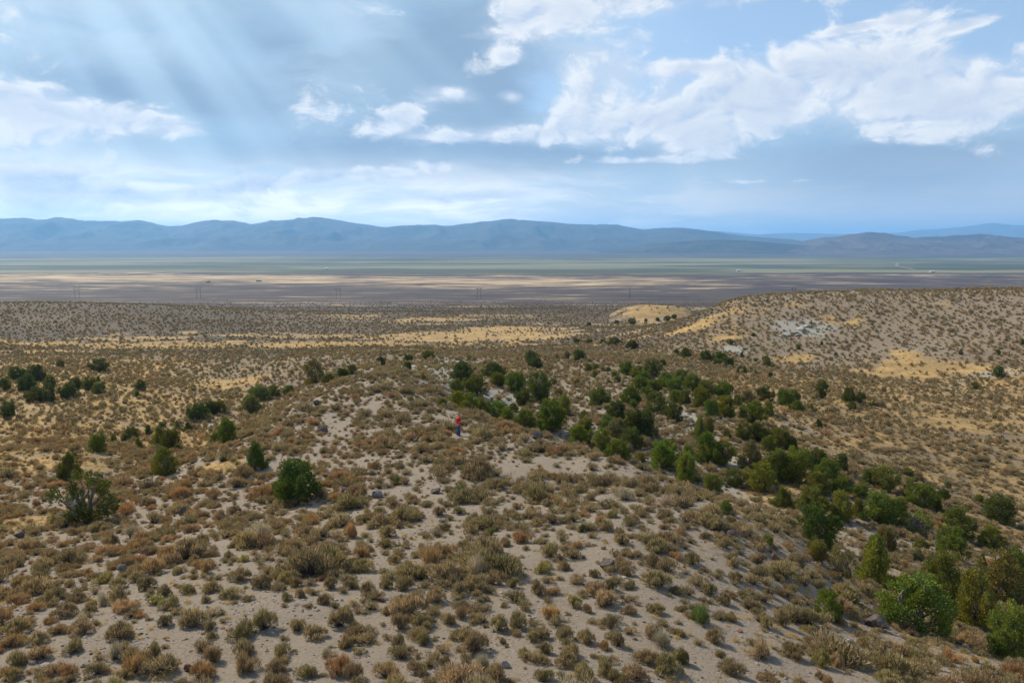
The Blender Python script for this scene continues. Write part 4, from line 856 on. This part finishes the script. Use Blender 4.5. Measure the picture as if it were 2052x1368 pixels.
TZ(680, 560, [(238,507,65,50,'d','k','kn'),(333,472,25,18,'r','g','kn'),(400,487,65,42,'d','k','kn'),(397,532,68,46,'d','k','kn'),(520,468,90,36,'d','g','kn'),(765,472,45,20,'d','g','kn'),(25,580,55,48,'d','g','sh'),(75,558,60,58,'r','e','sh'),(490,585,35,25,'r','g','kn'),(425,715,24,28,'c','g','small green sprout on the slope behind the person'),
 (720,605,140,115,'d','k','gh'),(905,578,120,82,'d','k','gh'),(930,628,110,75,'d','g','gh'),(690,668,90,80,'d','g','gh'),(800,680,150,115,'d','g','gh'),(705,755,110,95,'d','b','gb'),(770,770,110,100,'d','b','gb'),(605,742,60,42,'d','g','gb'),(830,800,105,100,'d','b','gb'),(740,785,90,70,'d','b','gb'),(920,822,130,100,'d','b','gb'),(985,838,100,80,'d','b','gb'),(1022,775,55,45,'d','g','gb'),
 (1045,668,130,115,'r','g','gh'),(1085,745,110,98,'d','k','gh'),(1175,725,150,165,'s','k','tall dark juniper with visible trunk in the gully head'),(1250,617,55,36,'d','g','gh'),(1245,890,185,170,'d','g','broad domed juniper bulging up over the ridge brow'),(1325,800,85,112,'r','b','gb'),(1090,868,130,98,'d','b','gb'),(1185,900,85,72,'d','b','gb'),(1285,688,65,46,'d','e','gh'),
 (1130,488,95,62,'d','k','upper of two stacked round junipers past the gully head'),(1150,520,105,56,'d','k','lower of two stacked round junipers past the gully head'),(1240,520,35,20,'d','g','sl'),(1225,562,25,25,'r','g','sl'),(1410,477,85,60,'d','k','sl'),(1335,467,40,46,'r','e','sl'),(1277,472,30,35,'c','e','sl'),(1470,485,22,20,'r','g','sl'),
 (1390,377,40,30,'d','k','fd'),(1470,377,45,26,'d','k','fd'),(1550,377,45,18,'d','k','fd'),(1620,387,80,36,'d','k','fd'),(1722,407,78,46,'d','k','fd'),(1465,270,35,17,'d','k','fd'),(1630,259,35,13,'d','k','fd'),(1720,267,55,36,'s','k','fd'),(1800,250,20,20,'d','k','fd'),(1870,242,25,18,'d','k','fd'),(1928,250,40,33,'s','k','fd'),(1967,230,35,22,'d','k','fd'),
 (1400,627,45,38,'d','k','sl'),(1420,692,20,20,'c','g','sl'),(1535,740,130,98,'d','g','wide low juniper alone on the pale bank'),(1465,537,50,42,'d','g','sl'),(1505,532,40,36,'r','g','sl'),(1545,537,35,22,'d','g','sl'),(1500,574,35,36,'r','g','sl'),(1580,537,30,22,'d','g','sl'),(1615,582,40,40,'r','g','sl'),(1635,602,40,32,'d','k','sl'),(1585,620,35,26,'d','k','sl'),
 (1690,560,85,78,'d','g','mb'),(1750,575,90,64,'d','g','mb'),(1845,588,110,108,'s','k','mb'),(1900,504,45,32,'d','k','mb'),(1790,605,100,64,'d','g','mb'),(1770,648,110,74,'d','g','mb'),(1715,735,110,100,'d','g','mb'),(1725,758,55,50,'r','g','mb'),(1800,708,90,72,'d','g','mb'),(1865,785,115,112,'r','k','mb'),(1970,840,105,108,'r','k','mb'),(1630,835,135,108,'d','k','mb'),
 (1850,660,110,66,'d','g','mb'),(1920,645,100,92,'d','g','mb'),(1980,665,110,92,'d','g','mb'),(1980,724,100,70,'d','g','mb'),(2030,735,70,76,'r','k','mb'),(1740,930,170,150,'d','k','gb'),(1800,935,110,160,'r','k','gb'),(1455,895,90,74,'d','g','gb'),(1440,824,45,52,'r','g','gb'),(1420,968,130,104,'d','b','gb'),(1540,1000,130,116,'d','b','gb'),(1570,888,90,84,'d','g','gb'),(1630,928,130,104,'d','e','gb'),
 (1720,995,130,112,'d','k','gb'),(1640,1052,150,104,'d','g','gb'),(1910,1118,190,156,'d','b','roundest bright yellow-green juniper on the ridge side of the gully'),(2030,1180,110,155,'r','b','gb'),(1770,1070,90,52,'r','e','gb')])
TZ(1352, 560, [(10,447,40,36,'d','k','fd'),(70,462,75,56,'d','k','fd'),(193,482,80,60,'d','k','sl'),(300,512,100,56,'d','k','sl'),(265,472,70,46,'d','k','sl'),(237,499,35,30,'d','k','sl'),(330,385,35,33,'s','k','hl'),(397,457,28,33,'c','k','sl'),(463,334,25,20,'d','k','hl'),(865,385,20,24,'c','k','hl'),(727,410,27,25,'d','k','hl'),(947,450,22,22,'d','k','hl'),
 (540,507,50,54,'r','g','sl'),(475,480,25,18,'d','g','sl'),(585,517,30,20,'d','g','sl'),(412,554,32,46,'c','g','sl'),(373,552,25,40,'c','g','sl'),(475,555,30,26,'c','g','sl'),(445,542,25,26,'r','g','sl'),(563,574,38,31,'c','k','sl'),(1683,442,27,27,'r','k','hl'),(1903,442,28,29,'r','k','hl'),(2045,382,20,30,'r','k','hl'),
 (1912,577,65,62,'r','k','fan-shaped juniper on white clay at the foot of the hillside'),(1765,644,38,40,'r','k','small juniper on the pale bank of the dry wash'),(1005,617,40,33,'d','k','ws'),(870,655,80,62,'d','k','ws'),(857,697,62,62,'d','k','ws'),(815,714,25,30,'c','g','ws'),(1030,728,85,86,'d','k','ws'),(1090,733,70,66,'d','k','ws'),(1047,772,50,50,'r','k','ws'),
 (1180,742,50,33,'d','k','ws'),(1150,752,30,26,'d','k','ws'),(845,869,48,50,'c','k','small egg-shaped juniper alone on open scrub flat'),(795,774,55,44,'d','g','ws'),(40,615,110,80,'d','g','mb'),(110,655,130,95,'d','g','mb'),(200,695,140,95,'d','g','mb'),(290,705,120,95,'d','g','mb'),(160,758,130,112,'d','g','mb'),(300,808,140,114,'d','g','mb'),(220,814,95,102,'r','g','mb'),
 (60,733,70,62,'d','k','mb'),(370,748,60,66,'d','g','mb'),(320,664,55,46,'d','k','mb'),(430,724,75,66,'d','e','mb'),(535,714,110,74,'d','k','mb'),(650,740,110,88,'d','g','mb'),(705,738,75,86,'d','g','mb'),(555,804,75,78,'r','g','mb'),(460,842,150,118,'d','g','mb'),(665,772,40,40,'d','g','ws'),(725,778,70,62,'d','g','ws'),
 (150,945,95,138,'c','g','lg'),(205,905,70,88,'r','g','lg'),(410,945,90,94,'s','k','lg'),(500,955,120,104,'d','k','lg'),(620,990,130,108,'r','g','lg'),(690,1008,75,78,'d','k','lg'),(210,1085,150,172,'d','g','lg'),(290,1100,130,134,'s','g','lg'),(310,938,60,46,'d','k','lg'),(85,1052,80,70,'d','g','lg'),(450,1110,140,160,'c','e','grey-green see-through juniper in the middle of the gully grove'),(560,1015,90,92,'d','g','lg'),
 (75,1195,130,162,'r','b','bright pear-shaped juniper on the near edge of the gully'),(230,1265,115,112,'r','g','lg'),(360,1220,110,98,'r','g','lg'),(620,1190,170,175,'d','g','lg'),(720,1200,220,195,'d','g','lg'),(850,1150,160,140,'d','k','lg'),(900,1190,150,124,'d','g','lg'),(985,1140,90,104,'d','k','lg'),(510,1245,180,150,'d','g','lg'),(640,1335,120,116,'c','g','lg'),(1140,1205,95,84,'r','g','lg'),
 (1240,1245,160,134,'r','g','lg'),(1375,1153,60,46,'r','g','ws'),(1440,1193,70,50,'r','e','ws'),(1110,1285,110,84,'d','g','lg'),(990,1268,130,104,'d','g','lg'),(860,1268,150,124,'d','g','lg')])
TZ(1352, 960, [(305,208,75,76,'r','g','small rounded juniper on straw slope above the gully grove'),(820,230,190,165,'d','g','lg'),(850,405,250,235,'d','k','tall dark leaning juniper in front of the gully grove'),(990,250,150,165,'d','b','lg'),(1080,225,70,102,'d','g','lg'),(1220,265,210,172,'d','b','broad flat-bottomed yellow-green juniper in the lower grove'),(1330,236,100,114,'d','g','lg'),(1470,175,160,132,'d','g','lg'),(1555,204,60,82,'c','k','lg'),(1585,144,80,82,'d','k','lg'),(1390,125,80,122,'d','g','lg'),
 (1930,265,190,152,'d','k','dark juniper standing alone at the outer edge of the lower grove'),(1795,142,60,46,'r','g','ws'),(1610,52,55,36,'r','e','ws'),(1420,320,175,120,'y','b','sprawling juniper with bare limbs below its leaves'),(1250,425,135,134,'d','o','brownish round juniper in the lower gully'),(1690,358,175,174,'d','g','lg'),(1640,475,190,174,'d','g','lg'),(1880,410,170,114,'r','g','lg'),(1455,414,80,58,'d','g','lg'),(1435,478,70,62,'r','e','lg'),
 (1190,630,235,310,'c','b','bright green cone-topped juniper beside the grey-green bush'),(990,605,170,192,'y','e','airy grey-green bush beside the bright cone-topped juniper'),(840,485,120,104,'r','y','pale yellow-green bush at the foot of the tall dark juniper'),(1260,665,100,84,'r','y','low yellowish bush under the bright cone-topped juniper'),(910,828,160,152,'r','b','small lone bright green juniper on the open gravel'),
 (1450,915,390,320,'d','b','huge bright green juniper casting a long shadow down the gravel'),(1620,770,260,310,'d','g','juniper standing behind the huge bright green one'),(1790,875,260,310,'d','y','dark-trunked yellowish juniper beside the huge bright green one'),(1930,750,240,310,'d','e','lg'),(2010,660,200,230,'d','g','lg'),(1810,512,60,72,'c','k','lg'),(1690,835,95,64,'r','g','lg'),(2010,1085,260,340,'d','b','bright green juniper downhill of the huge one across bare gravel'),(550,393,70,62,'r','y','small yellow-green shrub in straw grass above the gully')])
for a in T: juniper(*a)

# small green living shrubs among the sagebrush
for px, py, w, h, lab in ((985,1072,22,14,'green leafy shrublet on russet slope near two dark rocks'),(918,990,24,20,'fresh green shrublet among sagebrush behind the bare gravel'),(795,970,20,22,'olive green shrublet on the ridge near the pale ledge'),(1168,1066,20,18,'bright green shrublet beside a russet shrub'),(337,1078,28,18,'dull green shrublet on the slope below the half-dead juniper'),(1408,1250,46,40,'green rabbitbrush bush with grey base on open gravel'),(1635,1108,40,34,'pale green bush in straw grass at the gully edge'),(1840,1060,40,30,'yellow green bush behind the brownish juniper')):
    x, y, z = hit(px, py); f = px_of(x, y, z)[2]; W = w/F*f; H = h/F*f
    o = bpy.data.objects.new('green_shrub', random.choice(NEAR['russet'])); COL.objects.link(o); o.location = (x, y+0.2*W, float(height(x, y+0.2*W))-0.02); o.scale = (W, W, H/HB); o.color = (0.13, 0.17, 0.06, 1); tag(o, lab, 'shrub')

# bare snag
def snag():
    r = np.random.default_rng(77); x, y, z = hit(298, 981); TV, TF, off = [], [], 0
    e = bpy.data.objects.new('dead_shrub', None); COL.objects.link(e); e.location = (x, y, z); tag(e, 'bare dark dead snag of twisted branches on the rust shrub slope', 'dead shrub')
    def piece(name, L):
        V = np.concatenate([a for a, b in L]); o_ = 0; Fs = []
        for a, b in L: Fs.append(b+o_); o_ += len(a)
        add_mesh(name, V, np.concatenate(Fs), M_STEM, e, smooth=True)
    piece('stem', [limb((0,0,-.05), (0.05,0,0.35), 0.06, 0.04, r)])
    for i in range(8):
        a = r.uniform(0, 6.28); tip = np.array([math.cos(a)*r.uniform(0.4,0.9), math.sin(a)*0.6, r.uniform(0.4, 1.3)]); L = [limb((0.03,0,r.uniform(.1,.35)), tip, 0.03, 0.008, r, 0.12)]
        for _ in range(4): b0 = tip*r.uniform(0.5, 1.0); L.append(limb(b0, b0+unit(r.normal(size=3)+np.array([0,0,.3]))*0.35, 0.012, 0.004, r, 0.1, 4))
        piece('branch', L)
snag()

# ------------------------------------------------------------------ person
def plain(name, c, rough=0.85, c2=None, scale=20):
    m, t, b = material(name, rough); n = t.noise(t.new('ShaderNodeTexCoord').outputs['Object'], scale, 4, 0.6)
    t.put(b.inputs['Base Color'], t.mix(t.ss(n, 0.3, 0.7), c, c2 or tuple(v*0.8 for v in c))); return m
M_SKIN = plain('skin', (0.55,0.30,0.20)); M_RED = plain('red_cotton', (0.70,0.016,0.022), 0.8, (0.58,0.010,0.016)); M_JEAN = plain('blue_denim', (0.04,0.10,0.24), 0.9, (0.025,0.06,0.15), 40)
M_BOOT = plain('shoe_leather', (0.09,0.07,0.055)); M_HAIR = plain('hair', (0.10,0.075,0.06)); M_BLACK = plain('black_plastic', (0.02,0.02,0.022), 0.4)
def skinned(name, chains, mat, parent, sub=2, root=0):
    """one continuous skin over connected joints: chains of (x, y, z, radius); a joint that repeats is shared"""
    vs, ed, rad, key = [], [], [], {}
    for ch in chains:
        prev = None
        for (x, y, z, rr) in ch:
            k = (round(x,4), round(y,4), round(z,4))
            if k not in key: key[k] = len(vs); vs.append(k); rad.append(rr)
            if prev is not None and prev != key[k]: ed.append((prev, key[k]))
            prev = key[k]
    me = bpy.data.meshes.new(name); me.from_pydata(vs, ed, []); o = bpy.data.objects.new(name, me); COL.objects.link(o)
    o.modifiers.new('skin', 'SKIN').use_smooth_shade = True
    for i, sv_ in enumerate(me.skin_vertices[0].data):
        q = rad[i]; sv_.radius = q if isinstance(q, tuple) else (q, q); sv_.use_root = (i == root)
    s = o.modifiers.new('sub', 'SUBSURF'); s.levels = sub; s.render_levels = sub
    dg = bpy.context.evaluated_depsgraph_get(); m2 = bpy.data.meshes.new_from_object(o.evaluated_get(dg)); m2.name = name
    o.modifiers.clear(); o.data = m2; m2.materials.clear(); m2.materials.append(mat); m2.polygons.foreach_set('use_smooth', np.ones(len(m2.polygons), bool))
    if parent: o.parent = parent
    return o
def person():
    x, y, z = hit(919, 873)
    e = bpy.data.objects.new('person', None); COL.objects.link(e); e.location = (x, y, z); e.rotation_euler = (0, 0, R(-14)); e.scale = (1.16, 1.16, 1.05)
    tag(e, 'person in red shirt and blue jeans on the ridge looking down at a handheld device', 'person')
    pel = (0,0,0.95,0.125); bel = (0.015,0,1.10,0.125); che = (0.0,0,1.30,0.145); nk0 = (0.01,0,1.47,0.06); nk = (0.045,0,1.53,0.052); hd = (0.075,0,1.60,0.078); hc = (0.085,0,1.67,0.088); top = (0.075,0,1.73,0.06)
    body = [[pel, bel, che, nk0, nk, hd, hc, top], [hd, (0.165,0,1.615,0.018)], [hc, (0.07,0.088,1.64,0.018)], [hc, (0.07,-0.088,1.64,0.018)]]
    shirt = [[(0,0,0.80,0.165), (0,0,0.92,0.17), (0.02,0,1.10,0.172), (0.0,0,1.28,0.182), (0.0,0,1.40,0.165), (0.015,0,1.48,0.08)]]
    jeans = [[(0,0,1.10,0.125), (0,0,1.0,0.145), (0,0,0.90,0.14)]]
    for s, fx in ((1, -0.13), (-1, 0.10)):
        hip = (0,0.09*s,0.88,0.10); kn = (0.03+fx*0.45,0.10*s,0.48,0.062); an = (fx,0.10*s,0.09,0.045); toe = (fx+0.16,0.11*s,0.035,0.035)
        body += [[pel, hip, kn, an, toe]]
        jeans += [[(0,0,0.90,0.14), (0,0.09*s,0.86,0.115), (0.03+fx*0.45,0.10*s,0.48,0.095), (fx,0.10*s,0.13,0.08), (fx,0.10*s,0.06,0.082)]]
        sh = (0.0,0.185*s,1.40,0.065); el = (0.035,0.25*s,1.13,0.045); wr = (0.26,0.10*s,1.18,0.032); pm = (0.32,0.065*s,1.205,0.030)
        body += [[che, sh, el, wr, pm]]
        for j, (dy, L) in enumerate(((0.030,0.060),(0.010,0.072),(-0.010,0.068),(-0.028,0.052))):
            f1 = (0.345, 0.065*s+dy*0.7, 1.215+0.004*j, 0.009); f2 = (0.345+L*0.6, 0.055*s+dy*0.7, 1.225+0.004*j, 0.008); f3 = (0.345+L*0.75, 0.035*s+dy*0.7, 1.245, 0.007)
            body += [[pm, f1, f2, f3]]
        body += [[pm, (0.325,0.045*s,1.235,0.011), (0.355,0.028*s,1.250,0.009)]]
        shirt += [[(0.0,0,1.40,0.165), (0.0,0.19*s,1.40,0.09), (0.022,0.24*s,1.23,0.075), (0.032,0.255*s,1.14,0.072)]]
        sho = skinned('shoe', [[(fx-0.05,0.10*s,0.05,0.05), (fx+0.05,0.105*s,0.045,0.048), (fx+0.17,0.11*s,0.035,0.04)]], M_BOOT, e)
    b = skinned('body', body, M_SKIN, e); skinned('shirt', shirt, M_RED, e); skinned('jeans', jeans, M_JEAN, e)
    skinned('hair', [[(0.01,0,1.63,0.06), (0.035,0,1.69,0.078), (0.07,0,1.745,0.062)]], M_HAIR, e)
    skinned('sunglasses', [[(0.165,0.05,1.655,0.016), (0.178,0,1.657,0.012), (0.165,-0.05,1.655,0.016)], [(0.165,0.05,1.655,0.016), (0.07,0.095,1.66,0.006)], [(0.165,-0.05,1.655,0.016), (0.07,-0.095,1.66,0.006)]], M_BLACK, e, 1)
    # the device, held between both hands
    bm = bmesh.new(); bmesh.ops.create_cube(bm, size=1)
    for v in bm.verts: v.co = Vector((v.co.x*0.085, v.co.y*0.16, v.co.z*0.022))
    bmesh.ops.bevel(bm, geom=bm.edges[:], offset=0.006, segments=2, affect='EDGES')
    me = bpy.data.meshes.new('handheld_device'); bm.to_mesh(me); bm.free(); me.materials.append(M_BLACK)
    o = bpy.data.objects.new('handheld_device', me); COL.objects.link(o); o.matrix_world = Matrix.Translation((x, y, z)) @ Matrix.Rotation(R(-14), 4, 'Z') @ Matrix.Translation((0.375, 0, 1.232)) @ Matrix.Rotation(R(-30), 4, 'Y')
    tag(o, 'small dark handheld device held in both hands of the person in red', 'device')
person()

# ------------------------------------------------------------------ power line across the plain, ranch specks
M_POLE = plain('pole_wood', (0.11,0.09,0.075), 0.9)
def box(name, cx, cy_, cz, sx, sy, sz, mat, parent):
    v = np.array([(a, b, c) for a in (-.5,.5) for b in (-.5,.5) for c in (-.5,.5)])*np.array([sx, sy, sz])+np.array([cx, cy_, cz])
    return add_mesh(name, v, np.array([(0,1,3,2),(4,6,7,5),(0,4,5,1),(2,3,7,6),(0,2,6,4),(1,5,7,3)]), mat, parent)
POLES = [(155,597,22),(398,598,24),(678,599,23),(960,598,23),(1262,600,23),(1590,600,22),(1947,599,24)]
lastp = None
for i, (px, py, hpx) in enumerate(POLES):
    d = pix_dir(px, py); Y = 1290 if i < 5 else (1250 if i == 5 else 1180); X = d[0]/d[1]*Y; z = float(height(X, Y)); H = 19.0
    e = bpy.data.objects.new('power_pole', None); COL.objects.link(e); e.location = (X, Y, z); e.rotation_euler = (0, 0, R(78 if i == 4 else 25))
    tag(e, 'H-frame wooden power pole standing out on the dark plain', 'power pole', 'H-frame power poles crossing the plain')
    for s in (-1, 1):
        V, Fq = tube([(3.2*s,0,-0.5),(3.2*s,0,H*0.5),(3.2*s,0,H)], [0.24,0.22,0.18], 8); add_mesh('pole', V, Fq, M_POLE, e, smooth=True)
    box('crossarm', 0, 0, H-2.2, 13.0, 0.4, 0.5, M_POLE, e)
    for s in (-1, 1):
        V, Fq = tube([(3.2*s,0,H-8),(-3.2*s,0,H-3)], [0.12,0.12], 5); add_mesh('brace', V, Fq, M_POLE, e)
M_WALLW = plain('white_metal_siding', (0.55,0.54,0.52), 0.6); M_ROOFG = plain('grey_metal_roof', (0.45,0.45,0.46), 0.5)
for px, py, w, lab in ((1480,544,18,'tiny white ranch building near green brush belt edge'),(1868,546,20,'tiny white ranch sheds at the far edge of the plain'),(655,540,18,'tiniest pale building in the far green brush')):
    x, y, z = hit(px, py)
    e = bpy.data.objects.new('ranch_building', None); COL.objects.link(e); e.location = (x, y, z); tag(e, lab, 'building')
    L = w*0.9; box('wall', 0, 0, 2.2, L, 9, 6.4, M_WALLW, e)
    v = np.array([(-L/2-.4,-5,5.3),(L/2+.4,-5,5.3),(L/2+.4,5,5.3),(-L/2-.4,5,5.3),(-L/2-.4,0,8),(L/2+.4,0,8)]); add_mesh('roof', v, np.array([(0,1,5,4),(2,3,4,5)]), M_ROOFG, e)
for px, py, n, lab in ((518,564,7,'small dark clump of trees far out on the straw plain'),(414,566,6,'smaller flat dark tree clump on the straw plain')):
    x, y, z = hit(px, py)
    e = bpy.data.objects.new('tree_clump', None); COL.objects.link(e); e.location = (x, y, z); tag(e, lab, 'trees')
    for i in range(n):
        cr = bpy.data.objects.new('crown', random.choice(JUN['d'])[0]); COL.objects.link(cr); cr.parent = e; s = random.uniform(3, 5); cr.scale = (s*1.2, s*1.2, s*0.8); cr.location = (random.uniform(-1,1)*7, random.uniform(-1,1)*6, 0); cr.color = (*JCOL['k'], 1)

# pale dirt track on the far flats
def road():
    M_ROAD = plain('pale_dirt', (0.25,0.22,0.175), 0.95)
    p = [hit(*q) for q in ((1786,526),(1800,528),(1795,532),(1806,535),(1822,538),(1834,541))]; V, Fq = [], []
    P = []
    for a, b in zip(p[:-1], p[1:]):
        for k in range(24): P.append((a[0]+(b[0]-a[0])*k/24, a[1]+(b[1]-a[1])*k/24))
    P = np.array(P); n = len(P); t_ = unit(np.gradient(P, axis=0)); nn = np.stack([-t_[:,1], t_[:,0]], -1)*7
    A, B = P-nn, P+nn
    V = np.concatenate([np.column_stack([A, height(A[:,0], A[:,1])+1.2]), np.column_stack([B, height(B[:,0], B[:,1])+1.2])]); Fq = np.array([(i, i+1, n+i+1, n+i) for i in range(n-1)])
    tag(add_mesh('dirt_road', V, Fq, M_ROAD), 'pale dirt road zigzagging over the far green flats', 'road', kind='structure')
road()

# ------------------------------------------------------------------ haze in the basin air
def haze():
    m = bpy.data.materials.new('haze_air'); m.use_nodes = True; t = NT(m.node_tree)
    v = t.new('ShaderNodeVolumePrincipled'); v.inputs['Color'].default_value = (*HAZE_COLOR, 1); v.inputs['Density'].default_value = HAZE_DENSITY; v.inputs['Anisotropy'].default_value = HAZE_ANISO
    o = t.new('ShaderNodeOutputMaterial'); t.l.new(v.outputs[0], o.inputs['Volume'])
    b = box('haze', 0, 20000, 300, 130000, 70000, 1000, m, None); tag(b, 'pale blue haze hanging over the basin', 'haze', kind='stuff')
haze()
print('SCENE', {k: len(v) for k, v in stuff.items()}, count, len(T), 'objects', len(bpy.data.objects))
